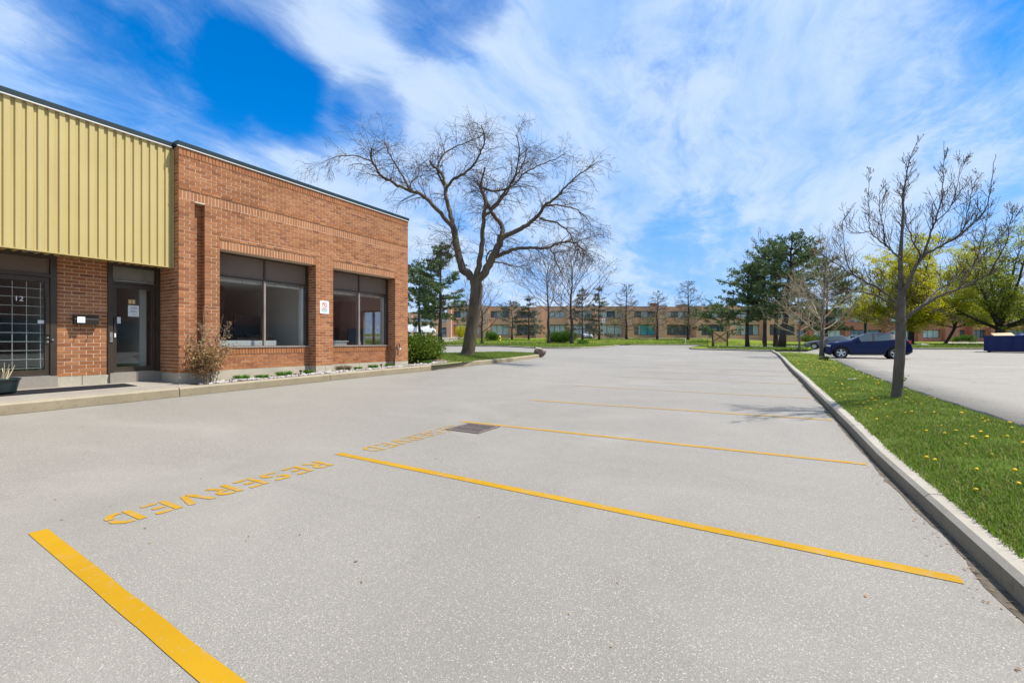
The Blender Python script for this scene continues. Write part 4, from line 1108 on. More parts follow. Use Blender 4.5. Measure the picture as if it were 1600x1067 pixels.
# planter with dry stalks
pz = 0.515; pc = (-10.98, 2.16)
t = thing('plant_pot', 'round dark green plant pot standing on the mat by the grilled door', 'plant pot', (*pc, pz))
mb = MB(); mb.lathe([(0.0, pz + 0.012), (0.165, pz + 0.012), (0.185, pz + 0.03), (0.225, pz + 0.22), (0.24, pz + 0.225), (0.24, pz + 0.25), (0.222, pz + 0.25), (0.215, pz + 0.20), (0.0, pz + 0.20)], 36, (*pc, 0))
mb.build('pot_body', m_simple('pot_green', (0.010, 0.025, 0.026), 0.4), t, angle=radians(35))
mb = MB()
for k in range(11):
    a = RND.uniform(0, 2 * pi); r = RND.uniform(0.02, 0.15); lean = RND.uniform(0.05, 0.28); h = RND.uniform(0.16, 0.33)
    b = Vector((pc[0] + r * cos(a), pc[1] + r * sin(a), pz + 0.2)); e = b + Vector((lean * cos(a) * 0.5, lean * (sin(a) * 0.5 + 0.35 * RND.uniform(-1, 1.6)), h))
    mb.tube([b, b.lerp(e, 0.5) + Vector((0, 0.01, 0.02)), e], [0.011, 0.009, 0.004], 5)
props(mb.build('dry_stalks', m_simple('straw', (0.55, 0.46, 0.30), 0.8)), 'bundle of cut pale dry stalks standing in the dark pot', 'plant')

# leaning shepherd hook with lantern, path lights
mb = MB(); mb.tube([(-10.42, 10.46, 0.55), (-10.50, 10.62, 0.95), (-10.55, 10.75, 1.24), (-10.55, 10.80, 1.30), (-10.545, 10.85, 1.28), (-10.54, 10.87, 1.20)], [0.016] * 6, 7)
props(mb.build('garden_hook', M['black'], smooth_=True), 'thin black garden hook leaning on the last brick pillar', 'garden hook')
t = thing('hanging_lantern', 'small glass lantern hanging from the leaning garden hook', 'lantern', (-10.54, 10.88, 1.1))
mb = MB(); mb.lathe([(0.0, 1.20), (0.03, 1.185), (0.035, 1.175)], 10, (-10.54, 10.88, 0)); mb.build('lantern_cap', M['black'], t)
mb = MB(); mb.lathe([(0.03, 1.175), (0.033, 1.11), (0.0, 1.10)], 10, (-10.54, 10.88, 0)); mb.build('glass_shade', M['white'], t)
for lab, X_, Y_ in (('short black path light among the stones below the brick pillar', -10.14, 7.02), ('short black path light among the stones below the right window', -10.18, 9.72)):
    z = bed_z(X_, Y_); mb = MB(); mb.tube([(X_, Y_, z), (X_, Y_, z + 0.10)], [0.012, 0.012], 6); mb.lathe([(0.0, z + 0.15), (0.035, z + 0.135), (0.035, z + 0.10), (0.0, z + 0.10)], 10, (X_, Y_, 0))
    props(mb.build('path_light', M['black']), lab, 'path light', 'path lights in the stone bed')
# ================================================================== STONES, TUFTS, GRASS
NPR = np.random.default_rng(5)
def rock_mesh(r, seed):
    """low irregular stone: vertices and faces"""
    V = []; rows = 4; n = 7; rr = random.Random(seed)
    for i in range(rows + 1):
        th = pi * i / rows
        for j in range(n):
            a = 2 * pi * j / n
            d = Vector((sin(th) * cos(a), sin(th) * sin(a), cos(th)))
            k = 0.75 + 0.5 * mnoise.noise(d * 1.6 + Vector((seed, 0, 0)))
            V.append(d * r * k)
    F = [(i * n + j, (i + 1) * n + j, (i + 1) * n + (j + 1) % n, i * n + (j + 1) % n) for i in range(rows) for j in range(n)]
    return V, F
mb = MB()
def add_rock(x, y, r, z):
    V, F = rock_mesh(r, RND.random() * 90); a = RND.uniform(0, 6.28); b = len(mb.v); sx, sy, sz = RND.uniform(0.8, 1.4), RND.uniform(0.7, 1.1), RND.uniform(0.55, 0.85)
    for v in V: mb.v.append((x + (v.x * sx) * cos(a) - v.y * sy * sin(a), y + v.x * sx * sin(a) + v.y * sy * cos(a), z + v.z * sz))
    for f in F: mb.f.append(tuple(b + k for k in f)); mb.m.append(0)
for k in range(900):
    y = RND.uniform(4.75, 12.9); wdt = 0.34 if y < 11.2 else 0.55
    if y < 5.1 and RND.random() < 0.5: continue
    x = -10.13 - abs(RND.gauss(0, 0.5)) * wdt
    if y > 11.4: x = -10.02 - RND.random() * 0.5 - (y - 11.4) * 0.12
    r = RND.uniform(0.022, 0.058); z = (bed_z(x, y) if y < 11.5 else max(bed_z(x, y), isl_z(x, y))) + r * 0.35
    add_rock(x, y, r, z)
mb.build('stones', M['rock'], smooth_=True, kind='stuff', label='pale river stones filling the planting bed along the kerb', cat='stones')

def blades_obj(name, XY, Z, hmin, hmax, w, mat, spread=0.5, droop=0.35, seed=0, **pr):
    """one mesh of grass blades, three vertices plus a bend each"""
    g = np.random.default_rng(seed); n = len(XY)
    a = g.uniform(0, 2 * pi, n); h = g.uniform(hmin, hmax, n); ln = g.uniform(0.0, spread, n) * h
    fa = g.uniform(0, 2 * pi, n); wv = w * g.uniform(0.6, 1.3, n)
    bx, by = np.cos(fa) * wv / 2, np.sin(fa) * wv / 2
    lx, ly = np.cos(a) * ln, np.sin(a) * ln
    P = np.zeros((n, 5, 3)); X, Y = XY[:, 0], XY[:, 1]
    P[:, 0] = np.stack([X - bx, Y - by, Z], 1); P[:, 1] = np.stack([X + bx, Y + by, Z], 1)
    P[:, 2] = np.stack([X + lx * 0.4 + bx * 0.8, Y + ly * 0.4 + by * 0.8, Z + h * 0.6], 1); P[:, 3] = np.stack([X + lx * 0.4 - bx * 0.8, Y + ly * 0.4 - by * 0.8, Z + h * 0.6], 1)
    P[:, 4] = np.stack([X + lx, Y + ly, Z + h * (1 - droop * g.random(n) * (ln / h))], 1)
    V = P.reshape(-1, 3); b = np.arange(n)[:, None] * 5
    F = np.concatenate([b + np.array([0, 1, 2]), b + np.array([0, 2, 3]), b + np.array([3, 2, 4])], 0)
    return np_obj(name, V, F, mat, **pr)
# strip grass, dense near the viewpoint
pts = []
for (ya, yb, dens) in ((2.0, 5.5, 7500), (5.5, 9, 4600), (9, 15, 2200), (15, 26, 800), (26, 39, 330)):
    n = int((yb - ya) * 1.6 * dens)
    for k in range(n):
        y = RND.uniform(ya, yb); a, b = rkx(y) + 0.13, redge(y) + 0.01
        u = RND.random(); x = lerp(a, b, u)
        if mnoise.noise((x * 1.4, y * 1.4, 3)) < -0.18 and RND.random() < 0.7: continue
        pts.append((x, y))
XY = np.array(pts); Z = np.array([strip_z(x, y) - 0.004 for x, y in pts])
blades_obj('grass', XY, Z, 0.025, 0.065, 0.0075, M['blade'], 0.9, 0.5, 1, kind='stuff', label='short spring grass on the strip between the two parking lots', cat='grass')
pts = []
xs_ = [p[0] for p in ISL]; ys_ = [p[1] for p in ISL]
while len(pts) < 34000:
    x, y = RND.uniform(min(xs_), max(xs_)), RND.uniform(12.6, max(ys_))
    if in_poly(x, y, ISL) and not (y < 13.4 and x > -12.3): pts.append((x, y))
XY = np.array(pts); Z = np.array([isl_z(x, y) - 0.004 for x, y in pts])
blades_obj('grass', XY, Z, 0.04, 0.10, 0.013, M['blade'], 0.8, 0.5, 2, kind='stuff', label='green grass on the kerbed corner below the large bare tree', cat='grass')
pts = []
for k in range(42000):
    px = RND.uniform(620, 1620); df = pw(px, FRONT); d = df + 0.15 + 26 * RND.random() ** 1.8
    if 1262 < px < 1345: continue
    pts.append((px, d))
XY = np.array([cw(*p) for p in pts]); Z = np.array([bank(*p) - 0.01 for p in pts])
blades_obj('grass', XY, Z, 0.08, 0.26, 0.05, M['blade'], 0.8, 0.5, 3, kind='stuff', label='rough grass on the far bank below the office buildings', cat='grass')

# dandelions, each one a flower of its own; farther ones as a mass
mb = MB(); mb.cur = 1; mb.tube([(0, 0, 0), (0.004, 0.002, 0.05)], [0.0025, 0.002], 5); mb.cur = 0
mb.lathe([(0.0, 0.050), (0.016, 0.052), (0.019, 0.058), (0.014, 0.066), (0.0, 0.069)], 9)
dme = mb.mesh('dandelion', [M['dandelion'], M['blade']], True)
spots = []
while len(spots) < 170:
    y = 2.6 + 15 * RND.random() ** 1.25; x = lerp(rkx(y) + 0.2, redge(y) - 0.05, RND.random())
    if mnoise.noise((x * 1.2, y * 0.9, 9)) > -0.12 or RND.random() < 0.18: spots.append((x, y))
for x, y in spots:
    o = bpy.data.objects.new('dandelion', dme); link(o); s = RND.uniform(0.6, 1.05); o.location = (x, y, strip_z(x, y)); o.scale = (s, s, s * RND.uniform(0.7, 1.3))
    o.rotation_euler = (RND.uniform(-.3, .3), RND.uniform(-.3, .3), RND.uniform(0, 6))
    props(o, 'yellow dandelion flower growing in the grass strip along the kerb', 'dandelion', 'dandelions in the grass strip')
mb = MB()
for k in range(560):
    if k < 230:
        y = RND.uniform(16, 39); x = lerp(rkx(y) + 0.2, redge(y) - 0.05, RND.random()); z = strip_z(x, y)
    else:
        px = RND.uniform(960, 1240); d = pw(px, FRONT) + RND.uniform(0.3, 9); x, y = cw(px, d); z = bank(px, d)
    r = RND.uniform(0.014, 0.024); mb.lathe([(0.0, z + 0.07), (r, z + 0.075), (0.0, z + 0.09)], 5, (x, y, 0))
mb.build('flowers', M['dandelion'], kind='stuff', label='scattered yellow dandelions farther off in the grass', cat='flowers')
# bits of litter on the grass
mb = MB(); mb.obox((1.75, 14.0, strip_z(1.75, 14.0) + 0.02), (0.10, 0.05, 0.006), (-0.02, 0.035, 0), (0, 0, 0.004)); mb.build('paper_scrap', M['white'], label='crumpled white paper scrap lying on the grass strip', cat='litter')

# ------------------------------------------------------------------ tufts in the bed
def tuft(x, y, r, h, mat, label, n=420, z=None, name='grass_tuft', group='plants in the stone bed'):
    g = random.Random(int(x * 1000 + y * 77)); pts = []; mb = MB(); z = bed_z(x, y) if z is None else z
    for k in range(n):
        a = g.uniform(0, 2 * pi); rr = r * sqrt(g.random()) * 0.6; b = Vector((x + rr * cos(a), y + rr * sin(a), z - 0.01))
        l = h * g.uniform(0.55, 1.1) * (1 - 0.35 * rr / r); o = Vector((cos(a), sin(a), 0)) * r * g.uniform(0.1, 0.75); e = b + o + Vector((0, 0, l)); w = Vector((-sin(a + 1), cos(a + 1), 0)) * 0.006
        m = b.lerp(e, 0.55) + Vector((0, 0, l * 0.12))
        mb.quad(b - w, b + w, m + w * 0.8, m - w * 0.8); i = len(mb.v); mb.v += [m - w * 0.8, m + w * 0.8, e]; mb.f.append((i, i + 1, i + 2)); mb.m.append(0)
    return mb.build(name, mat, label=label, cat='plant', group=group)
for x, y, r, h, m, lab in ((-10.40, 5.72, 0.17, 0.17, 'tuft', 'bright green grass tuft in the bed nearest the dry shrub'), (-10.42, 6.20, 0.16, 0.14, 'tuft', 'green tuft in the bed under the middle of the left window'),
                           (-10.44, 6.78, 0.20, 0.17, 'tuft', 'larger green tuft under the right half of the left window'), (-10.45, 7.45, 0.14, 0.15, 'tuft', 'small green tuft in the bed just left of the brick pillar with the sign'),
                           (-10.44, 8.55, 0.24, 0.21, 'drytuft', 'brown dry tuft in the bed right of the sign pillar'), (-10.42, 9.05, 0.13, 0.13, 'tuft', 'small green tuft under the middle of the right window'),
                           (-10.42, 9.62, 0.16, 0.16, 'tuft', 'round green tuft under the right end of the right window'), (-10.44, 10.3, 0.14, 0.15, 'tuft', 'thin green tuft at the foot of the garden hook'),
                           (-10.35, 11.0, 0.10, 0.08, 'tuft', 'low green sprout at the last pillar of the building'), (-10.42, 12.1, 0.17, 0.16, 'tuft', 'rounded green tuft beside the stones in front of the juniper bush'),
                           (-10.40, 6.48, 0.11, 0.09, 'drytuft', 'small withered tuft between two green tufts'), (-10.42, 7.15, 0.13, 0.08, 'drytuft', 'flat withered tuft left of the black path light')):
    tuft(x, y, r, h, M[m], lab)

# ================================================================== TREES
def wander(p, d, L, n, g, wob, trop):
    """a crooked twig: n segments from p along d"""
    pts = [p.copy()]; d = d.normalized()
    for i in range(n):
        d = (d + Vector((g.uniform(-wob, wob), g.uniform(-wob, wob), g.uniform(-wob, wob))) + trop).normalized()
        pts.append(pts[-1] + d * (L / n))
    return pts
def perp(d, g):
    v = Vector((g.uniform(-1, 1), g.uniform(-1, 1), g.uniform(-1, 1))); v = v - d * v.dot(d)
    return v.normalized() if v.length > 1e-3 else d.orthogonal().normalized()
def spray(mb, p, d, L, r, lev, g, P, ends=None):
    """twig with side twigs; P: wob, trop, ratio, n_side, spread, seg, sides"""
    n = P['seg'][lev] if lev < len(P['seg']) else 3
    pts = wander(p, d, L, n, g, P['wob'], Vector(P['trop'])); rr = [lerp(r, max(P['rmin'], r * 0.3), i / n) for i in range(n + 1)]
    mb.tube(pts, rr, P['sides'][min(lev, len(P['sides']) - 1)], cap=False)
    if ends is not None:
        if lev == 0: ends.append((pts[-1], pts[-1] - pts[-2]))
        if lev <= 1 and P.get('along'):
            for q in range(1, n): ends.append((pts[q], pts[q] - pts[q - 1]))
    if lev == 0: return
    ns = P['n_side'][lev]; ns = int(ns) + (g.random() < ns % 1)
    for k in range(ns):
        t = lerp(P.get('t0', 0.25), 1.0, (k + g.random()) / ns); i = min(n - 1, int(t * n)); q = pts[i].lerp(pts[i + 1], t * n - i if t < 1 else 1.0)
        ax = (pts[i + 1] - pts[i]).normalized(); sp = g.uniform(*P['spread'])
        nd = (ax * cos(sp) + perp(ax, g) * sin(sp)); nd.z += P.get('lift', 0); 
        spray(mb, q, nd, L * P['ratio'] * g.uniform(0.6, 1.15) * (1.15 - 0.5 * t), lerp(rr[i], rr[i + 1], 0.5) * 0.62, lev - 1, g, P, ends)
def limb_points(pp, d0, dd):
    """bearing/height pairs of a limb, given as columns and rows of the survey photograph, set in space at distance d0 with depth offsets dd"""
    out = []
    for i, (x, y) in enumerate(pp):
        d = d0 + lerp(dd[0], dd[1], i / max(1, len(pp) - 1)); l = (x - 800) / 700.0 * d
        out.append(Vector((l * cos(TH) - d * sin(TH), l * sin(TH) + d * cos(TH), CAM_H + (534 - y) / 700.0 * d)))
    return out
def refine(pts, n=3, g=None, wob=0.0):
    out = []
    for i in range(len(pts) - 1):
        p0 = pts[max(0, i - 1)]; p1, p2 = pts[i], pts[i + 1]; p3 = pts[min(len(pts) - 1, i + 2)]
        for k in range(n):
            t = k / n; q = 0.5 * ((2 * p1) + (p2 - p0) * t + (2 * p0 - 5 * p1 + 4 * p2 - p3) * t * t + (3 * p1 - p0 - 3 * p2 + p3) * t ** 3)
            if g and (i or k): q = q + Vector((g.uniform(-wob, wob), g.uniform(-wob, wob), g.uniform(-wob, wob)))
            out.append(q)
    out.append(pts[-1]); return out

# ---- the large bare honey locust on the corner island
g = random.Random(3); D = 20.0
T1 = thing('bare_locust_tree', 'large spreading leafless tree with forked trunk on the grass corner beside the building', 'tree', (*cw(734, D), 0.62))
LIMBS = [  # points, radius start/end, depth start/end
 ([(729, 560), (731, 552), (735, 530), (739, 500), (743, 470), (744, 448), (742, 434)], 0.40, 0.33, 0, 0, 'trunk'),
 ([(742, 438), (733, 430), (722, 419), (715, 394), (711, 369), (707, 352)], 0.24, 0.17, 0, 0.3, 'a'),
 ([(707, 354), (703, 332), (697, 309), (695, 288), (690, 272), (679, 262), (672, 253)], 0.14, 0.06, 0.3, 0.9, 'a1'),
 ([(695, 300), (705, 284), (725, 272), (741, 257), (752, 236), (758, 215), (752, 196)], 0.09, 0.025, 0.5, -0.8, 'a1b'),
 ([(696, 296), (684, 268), (690, 245), (710, 230), (734, 222), (760, 208)], 0.07, 0.02, 0.5, 2.0, 'a1c'),
 ([(707, 355), (688, 333), (664, 308), (641, 299), (614, 286), (594, 273), (580, 248), (581, 232)], 0.13, 0.035, 0.3, -1.0, 'a2'),
 ([(641, 299), (625, 270), (610, 244), (600, 222)], 0.06, 0.02, -0.3, -1.6, 'a2b'),
 ([(583, 254), (562, 246), (540, 244), (522, 246), (503, 256)], 0.04, 0.012, -1.0, -1.4, 'a2c'),
 ([(664, 308), (640, 292), (655, 270), (650, 250)], 0.05, 0.018, 0, 1.5, 'a2d'),
 ([(742, 436), (747, 420), (752, 395), (755, 360), (756, 338), (758, 315), (752, 290), (757, 262)], 0.19, 0.04, 0, -0.6, 'b'),
 ([(756, 340), (775, 322), (793, 300), (806, 268), (812, 236), (806, 212)], 0.08, 0.02, -0.3, -1.6, 'b1'),
 ([(742, 438), (755, 430), (767, 408), (778, 387), (783, 368)], 0.24, 0.19, 0, -0.2, 'c'),
 ([(783, 370), (786, 356), (771, 337), (761, 317), (752, 298), (747, 287)], 0.14, 0.07, -0.2, 0.4, 'c1'),
 ([(750, 292), (763, 298), (779, 298), (800, 291), (822, 270), (845, 258), (868, 249), (884, 240)], 0.075, 0.018, 0.3, 1.5, 'c1b'),
 ([(766, 328), (780, 312), (800, 285), (815, 262), (823, 235)], 0.07, 0.018, 0.1, -1.2, 'c1c'),
 ([(783, 372), (803, 363), (824, 352), (841, 337), (851, 322), (869, 310), (884, 292), (900, 277), (929, 257)], 0.15, 0.02, -0.2, -1.0, 'c2'),
 ([(843, 343), (862, 346), (878, 354), (890, 366), (897, 382), (904, 398)], 0.06, 0.015, -0.5, -1.2, 'c2b'),
 ([(851, 322), (875, 322), (897, 327), (915, 340), (925, 356)], 0.055, 0.014, -0.6, 0.4, 'c2c'),
 ([(770, 403), (788, 396), (812, 388), (834, 388), (856, 388), (876, 379), (894, 379), (906, 386), (918, 402)], 0.12, 0.018, -0.1, -1.6, 'c3'),
 ([(858, 388), (866, 400), (872, 416), (880, 430)], 0.045, 0.014, -1.0, -1.4, 'c3b'),
 ([(770, 410), (785, 411), (800, 416), (815, 417), (828, 414)], 0.055, 0.014, 0, 1.2, 'c4'),
 ([(762, 418), (760, 402), (768, 392), (779, 398)], 0.05, 0.03, 0, 0.3, 'stub'),
 ([(710, 372), (700, 392), (690, 402)], 0.04, 0.012, 0.2, 1.2, 'd1'),
 ([(715, 396), (700, 384), (690, 386)], 0.04, 0.012, 0.2, -1.5, 'd2'),
]
tb, tw = MB(), MB(); twP = dict(wob=0.17, trop=(0, 0, -0.085), ratio=0.58, n_side=[0, 4.2, 3.8], spread=(0.5, 1.25), seg=[4, 5, 6], sides=[3, 3, 4], rmin=0.0045)
ctr = limb_points([(750, 330)], D, (0, 0))[0]
for pp, ra, rb, da, db, nm in LIMBS:
    base = limb_points(pp, D, (da, db)); pts = refine(base, 4, g, 0.012 if nm == 'trunk' else 0.03); n = len(pts) - 1
    rads = [lerp(ra * 0.82, rb * 0.8, (i / n) ** 0.85) for i in range(n + 1)]
    if nm == 'trunk':
        for i in range(n + 1): rads[i] = lerp(0.305, 0.255, i / n) + 0.28 * max(0, 1 - i / 5.0) ** 2
    tb.tube(pts, rads, 14 if nm == 'trunk' else 9)
    if nm == 'trunk': continue
    L = sum((pts[i + 1] - pts[i]).length for i in range(n))
    k = int(L / 0.105)
    for j in range(k):
        t = g.uniform(0.12, 1.0) ** 0.8; i = min(n - 1, int(t * n)); p = pts[i].lerp(pts[i + 1], t * n - i if t < 1 else 1)
        if nm in ('a', 'c', 'b') and t < 0.5: continue
        ax = (pts[i + 1] - pts[i]).normalized(); sp = g.uniform(0.6, 1.3); d = ax * cos(sp) + perp(ax, g) * sin(sp); d += (p - ctr).normalized() * 0.15
        d.z += 0.10
        Lb = g.uniform(0.6, 1.7) * (0.75 if nm in ('c1b', 'c2', 'c2c') else 1) * (1.0 if rads[i] > 0.03 else 0.8)
        spray(tw, p, d, Lb, min(0.015, rads[i] * 0.35), 2 if g.random() < 0.75 else 1, g, twP)
tb.build('trunk', M['bark_locust'], T1, angle=radians(60)); tw.build('crown', M['twig_locust'], T1)

# ---- young street tree on the strip, in bud
g = random.Random(8); D = 8.1
T2 = thing('young_budding_tree', 'young tree with upright budding branches on the grass strip, nearest the camera', 'tree', (*cw(1403, D), 0.33))
L2 = [
 ([(1400, 634), (1401, 622), (1404, 585), (1406, 550), (1407, 515), (1407, 490), (1408, 470)], 0.125, 0.10, 0, 0, 'trunk'),
 ([(1408, 472), (1408, 440), (1407, 410), (1409, 372), (1411, 336), (1411, 307), (1416, 280), (1421, 251), (1432, 224)], 0.075, 0.006, 0, 0.1, 'm'),
 ([(1409, 468), (1414, 452), (1428, 424), (1440, 401)], 0.062, 0.042, 0, -0.2, 'r'),
 ([(1440, 402), (1452, 371), (1462, 346), (1470, 317), (1474, 280), (1475, 222)], 0.034, 0.005, -0.2, -0.3, 'r1'),
 ([(1440, 402), (1458, 391), (1480, 380), (1506, 363), (1526, 344), (1543, 319), (1550, 275), (1556, 243)], 0.036, 0.005, -0.2, -0.7, 'r2'),
 ([(1439, 401), (1428, 380), (1420, 360), (1414, 335), (1412, 305)], 0.022, 0.006, -0.2, 0.4, 'r3'),
 ([(1480, 380), (1500, 366), (1512, 335), (1518, 300), (1530, 270)], 0.018, 0.005, -0.5, 0.0, 'r2b'),
 ([(1462, 346), (1480, 330), (1492, 305), (1500, 270), (1505, 250)], 0.017, 0.005, -0.2, 0.4, 'r1b'),
 ([(1406, 404), (1396, 395), (1384, 385), (1370, 372), (1360, 361), (1358, 340), (1358, 310), (1358, 272)], 0.030, 0.005, 0, 0.5, 'l1'),
 ([(1360, 362), (1345, 364), (1327, 361), (1321, 345), (1320, 335)], 0.015, 0.005, 0.3, 0.7, 'l1b'),
 ([(1384, 385), (1379, 355), (1374, 330), (1375, 300)], 0.016, 0.005, 0.1, -0.4, 'l1c'),
 ([(1405, 480), (1396, 468), (1367, 448), (1345, 437), (1316, 419), (1286, 400), (1268, 392)], 0.046, 0.006, 0, 0.9, 'l2'),
 ([(1345, 437), (1330, 425), (1321, 402), (1318, 378), (1316, 345)], 0.020, 0.005, 0.4, 0.2, 'l2b'),
 ([(1404, 487), (1380, 468), (1349, 457), (1318, 456), (1286, 459), (1259, 464)], 0.036, 0.006, 0, -0.8, 'l3'),
 ([(1410, 503), (1431, 486), (1453, 471), (1478, 459), (1504, 449), (1530, 437), (1548, 428), (1575, 412), (1602, 398)], 0.056, 0.008, 0, -0.6, 'q'),
 ([(1498, 451), (1515, 427), (1526, 402), (1534, 378), (1541, 355), (1545, 320)], 0.024, 0.005, -0.3, 0.2, 'q1'),
 ([(1440, 480), (1456, 462), (1480, 445), (1505, 427), (1540, 399), (1556, 380), (1574, 358), (1590, 335)], 0.030, 0.005, -0.1, 0.9, 'q2'),
 ([(1545, 430), (1562, 400), (1574, 370), (1582, 330)], 0.018, 0.005, -0.5, -0.9, 'q3'),
 ([(1405, 510), (1395, 513), (1380, 508), (1366, 496), (1345, 498)], 0.013, 0.004, 0, -0.7, 'w1'),
 ([(1409, 500), (1440, 478), (1470, 487), (1498, 494)], 0.013, 0.004, 0.1, 1.0, 'w2'),
 ([(1415, 470), (1424, 455), (1422, 430)], 0.012, 0.004, 0, -0.5, 'w3'),
]
tb, tw, ends = MB(), MB(), []
P2 = dict(wob=0.09, trop=(0, 0, 0.11), ratio=0.55, n_side=[0, 4.6, 3.2], spread=(0.5, 1.15), seg=[4, 5, 6], sides=[4, 4, 4], rmin=0.002, lift=0.2, along=True)
for pp, ra, rb, da, db, nm in L2:
    base = limb_points(pp, D, (da, db)); pts = refine(base, 4, g, 0.004 if nm in ('trunk', 'm') else 0.012); n = len(pts) - 1
    rads = [lerp(ra, rb, (i / n) ** 0.75) * (0.84 - 0.26 * min(1, 2.5 * i / n) if nm == 'm' else 0.62) for i in range(n + 1)]
    if nm == 'trunk':
        for i in range(n + 1): rads[i] = lerp(0.082, 0.073, i / n) + 0.035 * max(0, 1 - i / 4.0) ** 2
    (tb if ra > 0.028 else tw).tube(pts, rads, 14 if nm == 'trunk' else 8)
    if nm == 'trunk': continue
    L = sum((pts[i + 1] - pts[i]).length for i in range(n)); k = int(L / 0.068)
    low = nm in ('w1', 'w2', 'w3')
    for j in range(k):
        t = g.uniform(0.15, 1.0); i = min(n - 1, int(t * n)); p = pts[i].lerp(pts[i + 1], t * n - i if t < 1 else 1)
        ax = (pts[i + 1] - pts[i]).normalized(); sp = g.uniform(0.5, 1.2); d = ax * cos(sp) + perp(ax, g) * sin(sp); d.z += 0.35 if not low else 0
        spray(tw, p, d, g.uniform(0.2, 0.66) * (1.1 - 0.8 * t), min(0.0045, rads[i] * 0.5), 1, g, P2, ends)
    ends.append((pts[-1], pts[-1] - pts[-2]))
tb.build('trunk', M['bark_maple'], T2, angle=radians(60)); tw.build('branches', M['twig_maple'], T2)
bd = MB()
def leafquad(mb, p, d, s, g, asp=0.6):
    d = d.normalized(); w = perp(d, g)
    a, b = d * s, w * s * asp * 0.5
    mb.quad(p, p + a * 0.5 + b, p + a, p + a * 0.5 - b)
for p, d in ends:
    for k in range(g.choice((0, 1, 1, 2))):
        leafquad(bd, p, d.normalized() + Vector((g.uniform(-.6, .6), g.uniform(-.6, .6), g.uniform(-.2, .6))), g.uniform(0.010, 0.024), g, 0.7)
pb = limb_points([(1412, 592)], D, (-0.1, -0.1))[0]
for k in range(26): leafquad(bd, pb + Vector((g.gauss(0, .03), g.gauss(0, .03), g.gauss(0, .05))), Vector((g.uniform(-.5, 1), g.uniform(-.6, .3), g.uniform(-.2, 1))), 0.045, g, 0.6)
bd.build('buds', M['bud'], T2, kind='stuff')

# ---- generic trees
def bare_tree(name, label, px, d, base_y, top_y, crown_w, seed, bark, twig, tr=0.16, forks=3, first=0.3, dens=1.0, group=None, shape='round', buds=None, lean=0.0, z=None, lev=2):
    """crown_w in metres; base/top rows give the height"""
    g = random.Random(seed); X, Y = cw(px, d); zb = bank(px, d) if z is None else z
    H = (base_y - top_y) / 700.0 * d
    t = thing(name, label, 'tree', (X, Y, zb), group=group); tb, tw, ends = MB(), MB(), []
    p0 = Vector((X, Y, zb - 0.1)); lead = [p0]
    for k in range(8): lead.append(p0 + Vector((lean * k / 8 * H * 0.3 + g.uniform(-.03, .03) * H * (k > 1) * 0.5, g.uniform(-.03, .03) * H * 0.5, H * (k + 1) / 8 * (0.84 if shape == 'round' else 1.0))))
    n = len(lead) - 1; rads = [tr * (1.35 if i == 0 else 1) * lerp(1, 0.06, (i / n) ** 1.1) for i in range(n + 1)]
    tb.tube(refine(lead, 2), [rads[min(n, i // 2)] if i % 2 == 0 else (rads[i // 2] + rads[min(n, i // 2 + 1)]) / 2 for i in range(2 * n + 1)], 8)
    P = dict(wob=0.2, trop=(0, 0, 0.06 if shape == 'round' else 0.03), ratio=0.52, n_side=[0, 3.5, 4.5, 4], spread=(0.45, 1.05), seg=[3, 4, 5, 5], sides=[3, 3, 3, 4], rmin=max(0.006, d * 0.00028), lift=0.08)
    nb = int((16 if shape == 'round' else 52) * forks / 3 * dens)
    for k in range(nb):
        f = lerp(first, 0.96, (k + g.random()) / nb); i = min(n - 1, int(f * n)); p = lead[i].lerp(lead[i + 1], f * n - i)
        a = k * 2.4 + g.uniform(-.4, .4)
        if shape == 'round': el = lerp(0.35, 1.25, (f - first) / (1 - first)); Lb = crown_w * 0.66 * lerp(1.05, 0.5, f) * g.uniform(0.8, 1.15)
        elif shape == 'column': el = 0.7; Lb = crown_w * 0.5 * (1 - 0.75 * (f - first) / (1 - first)) * g.uniform(0.8, 1.2) + 0.3
        else: el = 0.15; Lb = crown_w * 0.5 * (1.05 - 0.8 * (f - first) / (1 - first)) * g.uniform(0.75, 1.2)
        dd = Vector((cos(a) * cos(el), sin(a) * cos(el), sin(el)))
        spray(tw, p, dd, Lb, max(0.012, d * 0.0006, rads[i] * 0.40), lev, g, P, ends)
    tb.build('trunk', bark, t, smooth_=True); tw.build('crown', twig, t)
    if buds:
        bm = MB()
        for p, dv in ends:
            if shape == 'tiers' and p.z > zb + H * g.uniform(0.3, 0.6): continue
            for k in range(buds[1]): leafquad(bm, p + Vector((g.gauss(0, .12), g.gauss(0, .12), g.gauss(0, .12))), Vector((g.uniform(-1, 1), g.uniform(-1, 1), g.uniform(-.5, 1))), g.uniform(*buds[2]), g, 0.8)
        bm.build('buds', buds[0], t, kind='stuff')
    return t
bare_tree('bare_tree', 'bare multi stemmed tree just right of the large locust trunk on the far bank', 753, 64, 534, 438, 9.5, 21, M['bark_dark'], M['twig_grey'], 0.2, 3, 0.22, 1.2)
bare_tree('bare_tree', 'second dark thin bare trunk hidden behind the large locust trunk', 743, 65, 531, 450, 5.5, 22, M['bark_dark'], M['twig_grey'], 0.17, 3, 0.3)
bare_tree('bare_tree', 'tall bare tree with grey rounded crown standing left in the clipped hedge', 857, 60, 534, 392, 12.0, 23, M['bark_dark'], M['twig_grey'], 0.2, 4, 0.32, 1.25)
bare_tree('bare_tree', 'tall bare tree with wide grey crown standing right in the clipped hedge', 893, 59, 536, 388, 13.5, 24, M['bark_dark'], M['twig_grey'], 0.24, 4, 0.30, 1.35)
YB = (M['spring_green'], 2, (0.10, 0.22))
